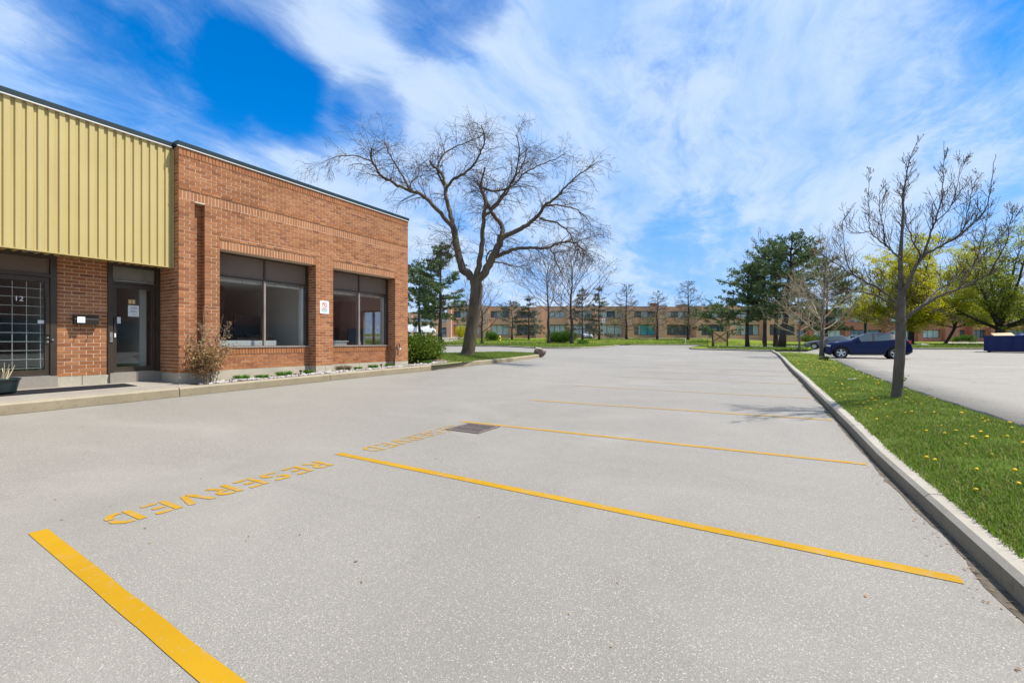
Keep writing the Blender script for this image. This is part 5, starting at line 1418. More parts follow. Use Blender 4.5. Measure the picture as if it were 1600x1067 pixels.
bare_tree('slim_tree', 'slim leafless tree with side twigs in front of the pale blinds of the far offices', 979, 82, 529, 440, 7.0, 31, M['bark_dark'], M['twig_grey'], 0.22, 3, 0.16, 1.0, 'slim trees before the far office building', 'tiers', (M['spring_green'], 2, (0.10, 0.2)))
bare_tree('slim_tree', 'slim leafless tree right of the teal windows of the far offices', 1027, 82, 530, 452, 6.4, 32, M['bark_dark'], M['twig_grey'], 0.2, 3, 0.18, 0.9, 'slim trees before the far office building', 'tiers', (M['spring_green'], 2, (0.10, 0.2)))
bare_tree('slim_tree', 'slim tree with pale green lower twigs left of the wooden board', 1075, 80, 531, 435, 7.0, 33, M['bark_dark'], M['twig_grey'], 0.22, 3, 0.14, 1.1, 'slim trees before the far office building', 'tiers', (M['spring_green'], 1, (0.10, 0.2)))
bare_tree('bare_tree', 'bare crown rising behind the dark pines', 1194, 70, 531, 356, 9.5, 34, M['bark_dark'], M['twig_grey'], 0.22, 4, 0.4, 1.1)
bare_tree('strip_tree', 'pale twiggy young tree on the grass strip beside the front of the blue car', 1284, 28, 560, 362, 5.4, 41, M['bark_maple'], M['twig_pale'], 0.13, 4, 0.2, 1.8, 'young trees on the grass strip', 'round', (M['bud'], 1, (0.03, 0.07)), 0.06, z=strip_z(2.85, 33.7), lev=2)
bare_tree('strip_tree', 'small thin twiggy tree at the far end of the grass strip', 1249, 38.5, 551, 430, 5.0, 42, M['bark_maple'], M['twig_pale'], 0.09, 4, 0.22, 1.3, 'young trees on the grass strip', 'round', (M['bud'], 1, (0.03, 0.08)), z=strip_z(*cw(1249, 38.5)))

def pine(name, label, px, d, base_y, top_y, w, seed, mat, tr=0.2, clear=0.3, dens=1.0, group=None, lean=0.0, cone=0.0, tuft=0.42, droop=0.0, z=None, hue=None):
    g = random.Random(seed); X, Y = cw(px, d); zb = bank(px, d) if z is None else z
    H = (base_y - top_y) / 700.0 * d
    t = thing(name, label, 'tree', (X, Y, zb), group=group); tb, nd = MB(), MB()
    p0 = Vector((X, Y, zb - 0.1)); top = p0 + Vector((lean * H, 0, H))
    lead = [p0.lerp(top, k / 7) + Vector((g.uniform(-.1, .1), g.uniform(-.1, .1), 0)) * (k > 0) for k in range(8)]
    tb.tube(lead, [tr * lerp(1.25 if k == 0 else 1, 0.15, k / 7) for k in range(8)], 9)
    def clump(c, ax, s):
        for k in range(int(13 * dens)):
            dv = (ax * g.uniform(0.1, 1.0) + Vector((g.gauss(0, .6), g.gauss(0, .6), g.gauss(0, .45)))).normalized()
            b = c + Vector((g.gauss(0, s * .26), g.gauss(0, s * .26), g.gauss(0, s * .16))); wv = perp(dv, g) * s * 0.14
            i = len(nd.v); e = b + dv * s * g.uniform(0.6, 1.2); m = b.lerp(e, 0.5)
            nd.v += [b, m + wv, e, m - wv]; nd.f.append((i, i + 1, i + 2, i + 3)); nd.m.append(0)
    z0 = clear; nw = int(H * (1 - clear) / 0.7)
    for k in range(nw):
        f = lerp(z0, 0.97, (k + g.uniform(0, .6)) / nw); p = p0.lerp(top, f); q = (f - z0) / (1 - z0)
        if cone > 0: R_ = w / 2 * (1.02 - q) ** 0.9
        else: R_ = w / 2 * (0.55 + 0.75 * sin(pi * min(1, 0.15 + q * 0.8))) * (1 - 0.62 * q ** 3)
        for b in range(6):
            a = g.uniform(0, 2 * pi); L = 1.05 * R_ * g.uniform(0.45, 1.1); el = lerp(-0.05, 0.55, q) - droop
            dv = Vector((cos(a) * cos(el), sin(a) * cos(el), sin(el))); bp = wander(p, dv, L, 4, g, 0.12, Vector((0, 0, 0.05 - droop * 0.1)))
            tb.tube(bp, [0.045 * tr / 0.2, 0.035, 0.028, 0.02, 0.012], 4, cap=False)
            m = max(3, int(L / 0.33))
            for j in range(m):
                u = lerp(0.42, 1.0, (j + g.random()) / m) * 4; i = min(3, int(u)); c = bp[i].lerp(bp[i + 1], min(1, u - i))
                clump(c + Vector((g.gauss(0, .18), g.gauss(0, .18), g.gauss(0, .1))), (dv + Vector((0, 0, .4))).normalized(), tuft * g.uniform(0.7, 1.2))
    for j in range(4): clump(top - Vector((0, 0, j * 0.25)), Vector((0, 0, 1)), tuft * 0.9)
    tb.build('trunk', M['bark_dark'], t, smooth_=True); nd.build('crown', mat, t, world=True)
    return t
PG = 'pines at the end of the grass strip'
pine('pine_tree', 'left pine of the dark clump, trunk just right of the wooden board', 1168, 54, 543, 414, 6.2, 51, M['pine'], 0.24, 0.30, 1.0, PG)
pine('pine_tree', 'slender pine second from the board in the dark clump', 1195, 56, 542, 388, 5.6, 52, M['pine'], 0.2, 0.34, 1.0, PG)
pine('pine_tree', 'tallest pine of the dark clump with a broad crown', 1212, 54, 543, 374, 7.2, 53, M['pine'], 0.26, 0.30, 1.1, PG)
pine('pine_tree', 'leaning pine trunk at the corner of the kerb, rightmost of the clump', 1221, 49, 545, 368, 6.6, 54, M['pine'], 0.36, 0.32, 1.1, PG, lean=0.09)
pine('pine_tree', 'dark pine behind the twiggy strip trees and the blue car hood', 1292, 66, 536, 400, 7.2, 55, M['pine'], 0.22, 0.16, 1.0)
pine('pine_tree', 'low spreading pine behind the wooden board', 1128, 74, 532, 476, 8.6, 56, M['pine'], 0.2, 0.16, 0.9)
pine('pine_tree', 'tall sparse pine left of the locust, trunk at the pale access road', 688, 64, 533, 378, 7.6, 57, M['pine'], 0.3, 0.24, 1.25)
pine('pine_tree', 'broad pine close to the corner of the brick building', 655, 70, 523, 406, 8.6, 58, M['pine'], 0.26, 0.24, 1.45)
SG = 'grey green spruces before the far offices'
pine('spruce_tree', 'grey green spruce left of the yellow hydrant line, before the recessed entrance', 826, 76, 529, 460, 6.6, 59, M['spruce'], 0.15, 0.12, 0.85, SG, cone=1, tuft=0.36, droop=0.12)
pine('spruce_tree', 'ragged pine in front of the left entrance of the far offices', 800, 77, 527, 468, 6.0, 60, M['spruce'], 0.16, 0.34, 0.6, SG, tuft=0.4)
pine('spruce_tree', 'dull spruce standing left of the silver car', 910, 73, 532, 448, 6.0, 61, M['spruce'], 0.16, 0.2, 0.8, SG, cone=1, tuft=0.36, droop=0.1)
pine('spruce_tree', 'dull spruce standing right of the silver car behind the post sign', 936, 75, 531, 446, 6.8, 62, M['spruce'], 0.18, 0.10, 0.95, SG, cone=1, tuft=0.36, droop=0.12)

def leafy(name, label, px, d, base_y, top_y, w, seed, mat, tr=0.25, nleaf=7000, size=(0.12, 0.26), group=None, fork=0.2, flat=0.72, z=None, lean=0.0):
    g = random.Random(seed); X, Y = cw(px, d); zb = bank(px, d) if z is None else z
    H = (base_y - top_y) / 700.0 * d; t = thing(name, label, 'tree', (X, Y, zb), group=group); tb, tw, lf, ends = MB(), MB(), MB(), []
    p0 = Vector((X, Y, zb - 0.1)); fk = p0 + Vector((lean, 0, H * fork))
    tb.tube(refine([p0, p0.lerp(fk, .5) + Vector((.05, 0, 0)), fk], 3), [tr * 1.3, tr * 1.1, tr * 1.02, tr, tr, tr, tr * .95], 10)
    nl = 9; tips = []
    for k in range(nl):
        a = k * 2 * pi / nl + g.uniform(-.3, .3); el = (0.3, 1.2, 0.65, 1.35, 0.45, 1.05, 0.85)[k % 7] + g.uniform(-.08, .08)
        R_ = w / 2 * g.uniform(0.55, 0.85); L = min(R_ / max(0.15, cos(el)), H * (1 - fork) * 0.88 / max(.3, sin(el)))
        bp = wander(fk, Vector((cos(a) * cos(el), sin(a) * cos(el), sin(el))), L, 5, g, 0.14, Vector((0, 0, 0.06)))
        tb.tube(bp, [lerp(tr * .55, tr * .1, i / 5) for i in range(6)], 6)
        P = dict(wob=0.2, trop=(0, 0, 0.04), ratio=0.6, n_side=[0, 3, 4, 4], spread=(0.5, 1.1), seg=[3, 3, 4, 4], sides=[3, 3, 3], rmin=0.01)
        for j in range(1, 6):
            for m in range(3): spray(tw, bp[j], (bp[j] - bp[j - 1]).normalized() + perp(Vector((0, 0, 1)), g) * 0.9, w * 0.22 * g.uniform(.7, 1.2), tr * 0.14, 2, g, P, ends)
    per = max(1, nleaf // max(1, len(ends)))
    for p, dv in ends:
        if g.random() < 0.12: continue
        for k in range(per): leafquad(lf, p + Vector((g.gauss(0, .28), g.gauss(0, .28), g.gauss(0, .17))), Vector((g.uniform(-1, 1), g.uniform(-1, 1), g.uniform(-.6, .6))), g.uniform(*size), g, 0.9)
    tb.build('trunk', M['bark_dark'], t, smooth_=True); tw.build('branches', M['bark_dark'], t); lf.build('crown', mat, t)
    return t
leafy('leafing_tree', 'yellow green leafing tree behind the rear of the blue car', 1423, 62, 536, 384, 12.6, 71, M['spring'], 0.34, 46000, (0.10, 0.24), fork=0.2)
leafy('leafing_tree', 'bright yellow leafing tree with a leaning trunk left of the dumpster', 1476, 72, 535, 392, 12.6, 72, M['spring'], 0.2, 44000, (0.10, 0.24), fork=0.18, lean=1.2)
leafy('leafing_tree', 'large forked tree with fresh green leaves above the dumpster', 1562, 56, 536, 374, 13.0, 73, M['spring_green'], 0.42, 32000, (0.10, 0.22), fork=0.17)
leafy('leafing_tree', 'green leafing tree between the dark pine and the blue car roof', 1352, 80, 534, 420, 10.0, 74, M['spring'], 0.22, 9000, (0.14, 0.30), fork=0.3)

def bush(name, label, X, Y, z, rx, ry, h, seed, mat, n=5200, size=(0.04, 0.09), stems=True, group=None, cat='bush', up=0.5, lumps=16, base=0.12):
    g = random.Random(seed); t = thing(name, label, cat, (X, Y, z), group=group); lf, st = MB(), MB()
    cl = []
    for k in range(lumps):
        a = g.uniform(0, 2 * pi); r = sqrt(g.random()) * 0.75; zz = g.uniform(base + 0.15, 0.80)
        cl.append((Vector((X + rx * r * cos(a), Y + ry * r * sin(a), z + h * zz * (1 - 0.35 * r * r))), g.uniform(0.22, 0.42)))
    for k in range(n):
        c, s = g.choice(cl); u = Vector((g.gauss(0, 1), g.gauss(0, 1), g.gauss(0, 1))).normalized() * (g.random() ** 0.4)
        p = c + Vector((u.x * rx * s * 1.25, u.y * ry * s * 1.25, u.z * h * s * 0.85))
        if p.z < z + 0.02: continue
        leafquad(lf, p, u + Vector((0, 0, up)) + Vector((g.gauss(0, .4), g.gauss(0, .4), g.gauss(0, .4))), g.uniform(*size), g, 0.55)
    if stems:
        for k in range(14):
            c, s = cl[k % len(cl)]; b = Vector((X + g.gauss(0, .1) * rx * 2, Y + g.gauss(0, .1) * ry * 2, z - 0.03)); st.tube([b, b.lerp(c, .5) + Vector((g.gauss(0, .05), g.gauss(0, .05), 0)), c], [0.022, 0.016, 0.006], 5, cap=False)
        st.build('stems', M['twig_pale'], t)
    lf.build('foliage', mat, t)
    return t
bush('juniper_bush', 'spreading olive green juniper at the end of the brick building', -11.35, 12.65, isl_z(-11.35, 12.65) - 0.02, 1.05, 0.95, 1.05, 81, M['yew'], 14000, (0.05, 0.12), lumps=30)
bush('clipped_hedge', 'clipped bright green hedge around the two bare trees on the far bank', *cw(876, 61), bank(876, 61) - 0.1, 2.35, 0.9, 1.75, 82, M['hedge'], 11000, (0.10, 0.2), False, cat='hedge', lumps=44, base=0.1)
bush('round_bush', 'round dark green bush beside the pale far windows, right of the bare stems', *cw(768, 74), bank(768, 74) - 0.1, 1.25, 1.0, 1.9, 83, M['hedge'], 4000, (0.10, 0.2), False, lumps=16)
bush('brown_hedge', 'low brown leafless hedge before the white vans', *cw(674, 82), bank(674, 82), 1.3, 0.6, 1.0, 84, M['dry'], 2500, (0.1, 0.2), False, cat='hedge', lumps=14)
bush('low_bush', 'small green mound of plants at the foot of the right hedge tree', *cw(912, 56), bank(912, 56), 0.9, 0.6, 0.6, 85, M['hedge'], 1500, (0.08, 0.16), False, lumps=10)
bush('yellow_bush', 'yellow green bush behind the bare stems on the far bank', *cw(722, 80), bank(722, 80), 1.6, 1.2, 2.6, 86, M['spring'], 2600, (0.12, 0.24), False, lumps=14)
bush('low_bush', 'low olive shrub beside the grey car at the end of the lot', *cw(1268, 62), bank(1300, 62), 1.6, 1.0, 1.5, 87, M['yew'], 2500, (0.1, 0.2), False, lumps=12)
bush('round_bush', 'grey green clipped bush before the right hand brick offices', *cw(1511, 86), bank(1511, 86), 1.3, 1.0, 1.5, 88, M['hedge'], 2500, (0.1, 0.2), False, lumps=10)
bush('round_bush', 'olive bush left of the clipped bush before the right hand offices', *cw(1497, 88), bank(1497, 88), 1.2, 1.0, 1.2, 89, M['yew'], 2000, (0.1, 0.2), False, lumps=10)
# dark ivy collar at the strip tree
bush('groundcover_clump', 'dark low clump of plants at the foot of the pale twiggy strip tree', 2.42, 28.4, strip_z(2.42, 28.4) - 0.02, 0.33, 0.3, 0.2, 90, M['pine'], 900, (0.05, 0.1), False, cat='plant', lumps=8)
bush('groundcover_clump', 'small dark clump of plants at the foot of the thin far strip tree', *cw(1247, 37), strip_z(*cw(1247, 37)), 0.3, 0.3, 0.2, 91, M['pine'], 500, (0.05, 0.1), False, cat='plant', lumps=6)

# dry climbing shrub on the first pillar
g = random.Random(17); X, Y = -10.32, 4.98; z = bed_z(X, Y)
t = thing('dry_shrub', 'withered brown leaved shrub climbing the brick pillar left of the window', 'shrub', (X, Y, z)); st, lf = MB(), MB(); ends = []
P = dict(wob=0.22, trop=(0, 0, 0.10), ratio=0.5, n_side=[0, 4, 5], spread=(0.4, 1.0), seg=[3, 4, 6], sides=[3, 3, 4], rmin=0.0025, lift=0.15, along=True)
for k in range(13):
    a = g.uniform(0, 2 * pi); h = g.choice((0.55, 0.6, 0.7, 0.8, 0.95, 1.1))
    spray(st, Vector((X + .06 * cos(a), Y + .10 * sin(a), z)), Vector((0.12 * cos(a), 0.20 * sin(a), 1)), h, 0.009, 2, g, P, ends)
for dy, h in ((0.04, 1.75), (0.10, 1.35)):
    spray(st, Vector((X - 0.1, Y + dy, z)), Vector((-0.03, 0.06, 1)), h, 0.012, 2, g, dict(P, ratio=0.22, wob=0.1), ends)
for p, d in ends:
    h = (p.z - z)
    if h > 0.8 and g.random() < 0.8: continue
    for k in range(5 if h < 0.75 else 2):
        leafquad(lf, p + Vector((g.gauss(0, .035), g.gauss(0, .05), g.gauss(0, .04))), Vector((g.uniform(-1, 1), g.uniform(-1, 1), g.uniform(-1, .6))), g.uniform(0.03, 0.062), g, 0.7)
st.build('stems', M['twig_pale'], t); lf.build('foliage', M['dry'], t)

# boulder at the tip of the island
V = []; n, rows = 20, 12; BX, BY = -11.62, 23.35; zb = isl_z(BX, BY)
mb = MB()
for i in range(rows + 1):
    th = pi * i / rows
    for j in range(n):
        a = 2 * pi * j / n; dv = Vector((sin(th) * cos(a), sin(th) * sin(a), cos(th)))
        k = 1 + 0.28 * mnoise.noise(dv * 1.5 + Vector((4, 1, 0))) + 0.10 * mnoise.noise(dv * 4)
        q = Vector((dv.x * 0.36, dv.y * 0.40, dv.z * 0.30)) * k
        q.z = min(q.z, 0.20 - 0.28 * (q.x * 0.8 + q.y * 0.5)); q.y = max(-0.33, q.y); q.x = max(-0.30, min(0.33, q.x))
        q = Vector((round(q.x / 0.07) * 0.07 * .4 + q.x * .6, round(q.y / 0.08) * 0.08 * .4 + q.y * .6, q.z)); mb.v.append((BX + q.x, BY + q.y, zb + 0.16 + q.z))
for i in range(rows):
    for j in range(n): mb.f.append((i * n + j, (i + 1) * n + j, (i + 1) * n + (j + 1) % n, i * n + (j + 1) % n)); mb.m.append(0)
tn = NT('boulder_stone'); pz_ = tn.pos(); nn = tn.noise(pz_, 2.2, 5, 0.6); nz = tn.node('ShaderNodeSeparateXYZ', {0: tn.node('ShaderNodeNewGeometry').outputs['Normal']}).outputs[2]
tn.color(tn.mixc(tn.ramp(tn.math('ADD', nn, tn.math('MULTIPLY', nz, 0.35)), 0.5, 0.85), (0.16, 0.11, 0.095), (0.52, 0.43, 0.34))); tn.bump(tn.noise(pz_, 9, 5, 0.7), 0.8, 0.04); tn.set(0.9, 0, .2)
props(mb.build('boulder', tn.mat, angle=radians(28)), 'brown boulder with pale top at the tip of the kerbed grass corner', 'boulder')
# ================================================================== VEHICLES
def car_paint(name, col, rough=0.25):
    t = NT(name); t.color(col); t.b.inputs['Coat Weight'].default_value = 0.3; t.b.inputs['Coat Roughness'].default_value = 0.05
    return t.set(rough, 0.0, 0.12)
M['blue_paint'] = car_paint('blue_car_paint', (0.0025, 0.009, 0.058))
M['grey_paint'] = car_paint('grey_car_paint', (0.13, 0.135, 0.15))
M['silver_paint'] = car_paint('silver_car_paint', (0.42, 0.46, 0.52))
M['white_van'] = car_paint('white_van_paint', (0.62, 0.66, 0.72))
M['car_glass'] = mk_farglass('car_glass', (0.07, 0.10, 0.11), 0.04)
M['rim'] = m_simple('wheel_rim', (0.55, 0.56, 0.58), 0.3, 0.75, 0.05, 5)
M['lamp_clear'] = m_simple('headlight_lens', (0.55, 0.58, 0.60), 0.1, 0.3, 0.05, 5)
M['lamp_red'] = m_simple('tail_light', (0.45, 0.02, 0.02), 0.15, 0, 0.05, 5)
M['plate'] = m_simple('number_plate', (0.7, 0.72, 0.75), 0.4, 0, 0.05, 5)
def make_car(name, label, cat, loc, rz, paint, S, group=None):
    """body lofted over cross sections; x forward is 0 at the nose and runs to the tail. S holds the side profile"""
    t = thing(name, label, cat, loc, rz, group)
    L = S['L']; wf, wr, wrad = S['wf'], S['wr'], S['wrad']; Ra = wrad + 0.075
    xs_ = sorted(set([round(k * L / 70, 3) for k in range(71)] + [x for x, _ in S['top']]))
    rings = []
    for x in xs_:
        zt, zb_, hw, ht, zbot = pw(x, S['top']), pw(x, S['belt']), pw(x, S['hw']), pw(x, S['ht']), pw(x, S['bot'])
        zb_ = min(zb_, zt - 0.05); arch = 0
        for wx in (wf, wr):
            if abs(x - wx) < Ra: arch = max(arch, wrad + sqrt(Ra * Ra - (x - wx) ** 2))
        z0 = max(zbot, arch); z1 = max(zbot + 0.10, arch + 0.01); z2 = max(zbot + 0.34, arch + 0.03); z2 = min(z2, zb_ - 0.06); z1 = min(z1, z2 - 0.01); z0 = min(z0, z1 - 0.005)
        inn = hw - 0.16 if arch else hw * 0.94
        half = [(0, zbot + (0.28 if arch else 0.0)), (inn, zbot + (0.28 if arch else 0)), (inn, z0) if arch else (hw * 0.95, z0), (hw * 0.985, z0 + 0.004), (hw, z1), (hw * 1.0, z2), (hw * 0.965, zb_ - 0.03), (hw * 0.955, zb_), (ht, zt - 0.035 - S.get('crown', 0.02)), (ht * 0.9, zt - S.get('crown', 0.02)), (0, zt)]
        rings.append((x, half))
    parts = {}
    def add(key, q):
        mb = parts.setdefault(key, MB()); mb.quad(*q)
    for (xa, A), (xb, B) in zip(rings, rings[1:]):
        xm = (xa + xb) / 2
        for j in range(len(A) - 1):
            key = 'body'
            if j == 7 and any(a < xm < b for a, b in S['side_glass']): key = ('side_window', [i for i, (a, b) in enumerate(S['side_glass']) if a < xm < b][0])
            elif j >= 8 and S['windshield'][0] < xm < S['windshield'][1]: key = 'windshield'
            elif j >= 8 and S['rear'][0] < xm < S['rear'][1]: key = 'rear_window'
            elif j == 7 and S['windshield'][1] - 0.25 < xm < S['rear'][0] + 0.05 : key = ('pillar_trim', 0 if xm < 2.0 else (1 if xm < 2.8 else 2)) if S.get('trim') else 'body'
            elif j <= 3 and not S.get('plain'): key = 'lower_cladding'
            for s in (1, -1):
                q = [(xa, A[j][0] * s, A[j][1]), (xb, B[j][0] * s, B[j][1]), (xb, B[j + 1][0] * s, B[j + 1][1]), (xa, A[j + 1][0] * s, A[j + 1][1])]
                k2 = key + (s,) if isinstance(key, tuple) else key
                add(k2, q if s < 0 else q[::-1])
    for x, half, fl in ((rings[0][0], rings[0][1], 1), (rings[-1][0], rings[-1][1], 0)):
        mb = parts['body']; pts = [(x, y, z) for y, z in half] + [(x, -y, z) for y, z in half[::-1][1:-1]]
        mb.poly(pts if fl else pts[::-1])
    def weld(mb):
        key = {}; nv = []; mp = []
        for p in mb.v:
            k = (round(p[0], 4), round(p[1], 4), round(p[2], 4))
            if k not in key: key[k] = len(nv); nv.append(p)
            mp.append(key[k])
        nf = []; nm = []
        for f, m in zip(mb.f, mb.m):
            q = []
            for i in f:
                if mp[i] not in q: q.append(mp[i])
            if len(q) >= 3: nf.append(tuple(q)); nm.append(m)
        mb.v, mb.f, mb.m = nv, nf, nm; return mb
    for key, mb in parts.items():
        weld(mb)
        if key == 'body': mb.build('body', paint, t, angle=radians(38), world=False)
        elif key == 'lower_cladding' or key[0] == 'pillar_trim': mb.build(key if isinstance(key, str) else key[0], M['black'], t, angle=radians(38), world=False)
        else:
            nm = key[0] if isinstance(key, tuple) else key
            mb.build(nm, M['car_glass'], t, angle=radians(30), world=False)
    # wheels
    wt = S.get('track', 0.0)
    for wx in (wf, wr):
        hw = pw(wx, S['hw'])
        for s in (1, -1):
            wroot = bpy.data.objects.new('wheel', None); link(wroot); wroot.parent = t; wroot.location = (wx, s * (hw - 0.105), wrad)
            if s < 0: wroot.rotation_euler = (0, 0, pi)
            w2 = 0.10
            mb = MB(); mb.lathe([(wrad * 0.66, w2), (wrad * 0.93, w2), (wrad, w2 * 0.6), (wrad, -w2 * 0.6), (wrad * 0.93, -w2), (wrad * 0.6, -w2)], 30, axis='y'); mb.build('tyre', M['rubber'], wroot, smooth_=True, world=False)
            mb = MB(); mb.lathe([(wrad * 0.67, w2 * 0.95), (wrad * 0.62, w2 * 0.9), (wrad * 0.60, w2 * 0.35), (0.0, w2 * 0.30)], 30, axis='y'); mb.cur = 0
            mb.build('wheel_well', M['dark_metal'], wroot, smooth_=True, world=False)
            mb = MB(); mb.lathe([(wrad * 0.68, w2 * 0.96), (wrad * 0.655, w2 * 1.02), (wrad * 0.60, w2 * 0.9)], 30, axis='y')
            for k in range(S.get('spokes', 5)):
                a = 2 * pi * k / S.get('spokes', 5) + 0.3; u = Vector((cos(a), 0, sin(a))); v = Vector((-sin(a), 0, cos(a))); y = w2 * 0.93
                mb.obox(u * wrad * 0.36 + Vector((0, y * .92, 0)), u * wrad * 0.28, Vector((0, 0.012, 0)), v * wrad * 0.125)
            mb.lathe([(wrad * 0.2, w2 * 0.8), (wrad * 0.17, w2 * 1.04), (0, w2 * 1.06)], 16, axis='y'); mb.build('rim', M['rim'], wroot, angle=radians(40), world=False)
    # lights, handles, mirrors, plates
    for s in (1, -1):
        for c, sz, mat, nm in S.get('fit', []):
            mb = MB(); c2 = Vector((c[0], s * c[1], c[2])); ax, ay, az = sz
            prof = [(-1, -0.55), (-0.6, -1), (0.6, -1), (1, -0.55), (1, 0.55), (0.6, 1), (-0.6, 1), (-1, 0.55)]
            f = [(c2.x + a * ax, c2.y + s * ay, c2.z + b * az) for a, b in prof]; bk = [(c2.x + a * ax * 1.06, c2.y - s * ay, c2.z + b * az * 1.06) for a, b in prof]
            mb.poly(f if s > 0 else f[::-1]); 
            for i in range(8):
                j = (i + 1) % 8; mb.quad(f[i], f[j], bk[j], bk[i]) if s < 0 else mb.quad(bk[i], bk[j], f[j], f[i])
            mb.build(nm, M[mat] if isinstance(mat, str) else mat, t, world=False, angle=radians(50))
    for x, z, hy, hz, mat, nm in S.get('ends', []):
        mb = MB(); mb.box(x - 0.012, x + 0.012, -hy, hy, z - hz, z + hz); mb.build(nm, M[mat], t, world=False)
    # door seams as thin grooves of their own
    for x, z0, z1 in S.get('seams', []):
        for s in (1, -1):
            mb = MB(); hw = pw(x, S['hw']); mb.box(x - 0.006, x + 0.006, s * hw * 1.0 - 0.004, s * hw * 1.0 + 0.003, z0, z1); mb.build('door_seam', M['black'], t, world=False)
    return t
CROSS = dict(L=4.15, wf=0.83, wr=3.36, wrad=0.345, spokes=5, crown=0.025, trim=True,
  top=[(0, 0.62), (0.06, 0.80), (0.22, 0.97), (0.7, 1.07), (1.12, 1.12), (1.30, 1.15), (1.65, 1.36), (1.95, 1.50), (2.3, 1.56), (2.7, 1.57), (3.2, 1.53), (3.6, 1.46), (3.75, 1.40), (3.98, 1.12), (4.10, 0.92), (4.15, 0.72)],
  belt=[(0, 0.55), (0.06, 0.70), (0.3, 0.84), (0.7, 0.95), (1.2, 1.02), (1.7, 1.035), (2.4, 1.06), (3.0, 1.10), (3.35, 1.16), (3.7, 1.20), (4.0, 1.02), (4.15, 0.68)],
  hw=[(0, 0.52), (0.1, 0.68), (0.35, 0.82), (0.83, 0.885), (1.4, 0.86), (2.2, 0.865), (2.8, 0.87), (3.36, 0.89), (3.8, 0.82), (4.05, 0.70), (4.15, 0.60)],
  ht=[(0, 0.42), (0.3, 0.66), (1.1, 0.74), (1.3, 0.72), (1.9, 0.60), (2.4, 0.585), (3.0, 0.57), (3.6, 0.54), (3.95, 0.60), (4.15, 0.50)],
  bot=[(0, 0.34), (0.2, 0.22), (1.3, 0.22), (2.9, 0.24), (3.9, 0.26), (4.15, 0.42)],
  side_glass=[(1.72, 2.34), (2.42, 3.12)], windshield=(1.30, 1.95), rear=(3.72, 4.0),
  fit=[((0.30, 0.74, 0.78), (0.20, 0.035, 0.055), 'lamp_clear', 'headlight'), ((0.62, 0.80, 1.00), (0.10, 0.03, 0.02), 'lamp_clear', 'marker_light'), ((4.02, 0.70, 1.0), (0.06, 0.02, 0.09), 'lamp_red', 'tail_light'), ((1.66, 0.93, 1.08), (0.09, 0.09, 0.06), M['blue_paint'], 'side_mirror'),
       ((2.18, 0.868, 0.93), (0.08, 0.012, 0.012), M['blue_paint'], 'door_handle')],
  ends=[(0.0, 0.47, 0.34, 0.07, 'black', 'grille'), (4.15, 0.62, 0.26, 0.06, 'plate', 'number_plate')], seams=[(1.28, 0.45, 1.0), (2.38, 0.40, 1.05), (3.02, 0.75, 1.1)])
CZ = GR(6, 33)
fx, fy = cw(1288, 27.8)
make_car('blue_crossover', 'dark blue crossover car parked sideways behind the young budding tree', 'car', (fx + 0.0, fy + 0.5, 0.335), radians(-1.5), M['blue_paint'], CROSS)
SEDAN = dict(L=4.6, wf=0.9, wr=3.65, wrad=0.32, spokes=7, crown=0.02, plain=True,
  top=[(0, 0.58), (0.08, 0.70), (0.4, 0.80), (1.3, 0.94), (1.5, 0.98), (2.2, 1.36), (2.7, 1.43), (3.2, 1.40), (4.0, 1.06), (4.5, 1.0), (4.6, 0.75)],
  belt=[(0, 0.52), (0.1, 0.62), (1.4, 0.90), (2.5, 0.93), (4.0, 0.98), (4.5, 0.92), (4.6, 0.70)],
  hw=[(0, 0.5), (0.12, 0.72), (0.5, 0.86), (1.5, 0.88), (3.5, 0.89), (4.3, 0.82), (4.6, 0.66)],
  ht=[(0, 0.42), (0.3, 0.70), (1.4, 0.76), (2.1, 0.60), (3.2, 0.58), (4.0, 0.66), (4.6, 0.55)],
  bot=[(0, 0.32), (0.2, 0.20), (4.4, 0.22), (4.6, 0.38)], side_glass=[(1.95, 2.65), (2.72, 3.5)], windshield=(1.48, 2.2), rear=(3.2, 4.0),
  fit=[((0.28, 0.74, 0.66), (0.18, 0.03, 0.05), 'lamp_clear', 'headlight'), ((4.48, 0.70, 0.86), (0.10, 0.04, 0.06), 'lamp_red', 'tail_light'), ((1.95, 0.92, 0.98), (0.08, 0.08, 0.05), 'black', 'side_mirror')],
  ends=[(0.0, 0.48, 0.34, 0.06, 'black', 'grille')], seams=[(1.7, 0.4, 0.9), (2.7, 0.4, 0.92)])
gx_, gy_ = cw(1257, 47.0)
make_car('grey_sedan', 'grey sedan half hidden behind the trunk of the pale strip tree', 'car', (gx_, gy_, GR(gx_ + 2, gy_) - 0.0), radians(-8), M['grey_paint'], SEDAN)
sx, sy = cw(920, 83.0)
make_car('silver_car', 'silver car parked nose on between two spruces at the far offices', 'car', (sx, sy, bank(920, 83)), radians(118), M['silver_paint'], SEDAN)
wx_, wy_ = cw(1307, 84)
make_car('white_sedan', 'white car seen above the hood of the blue crossover, far behind', 'car', (wx_, wy_, bank(1320, 84)), radians(10), M['white_van'], SEDAN)
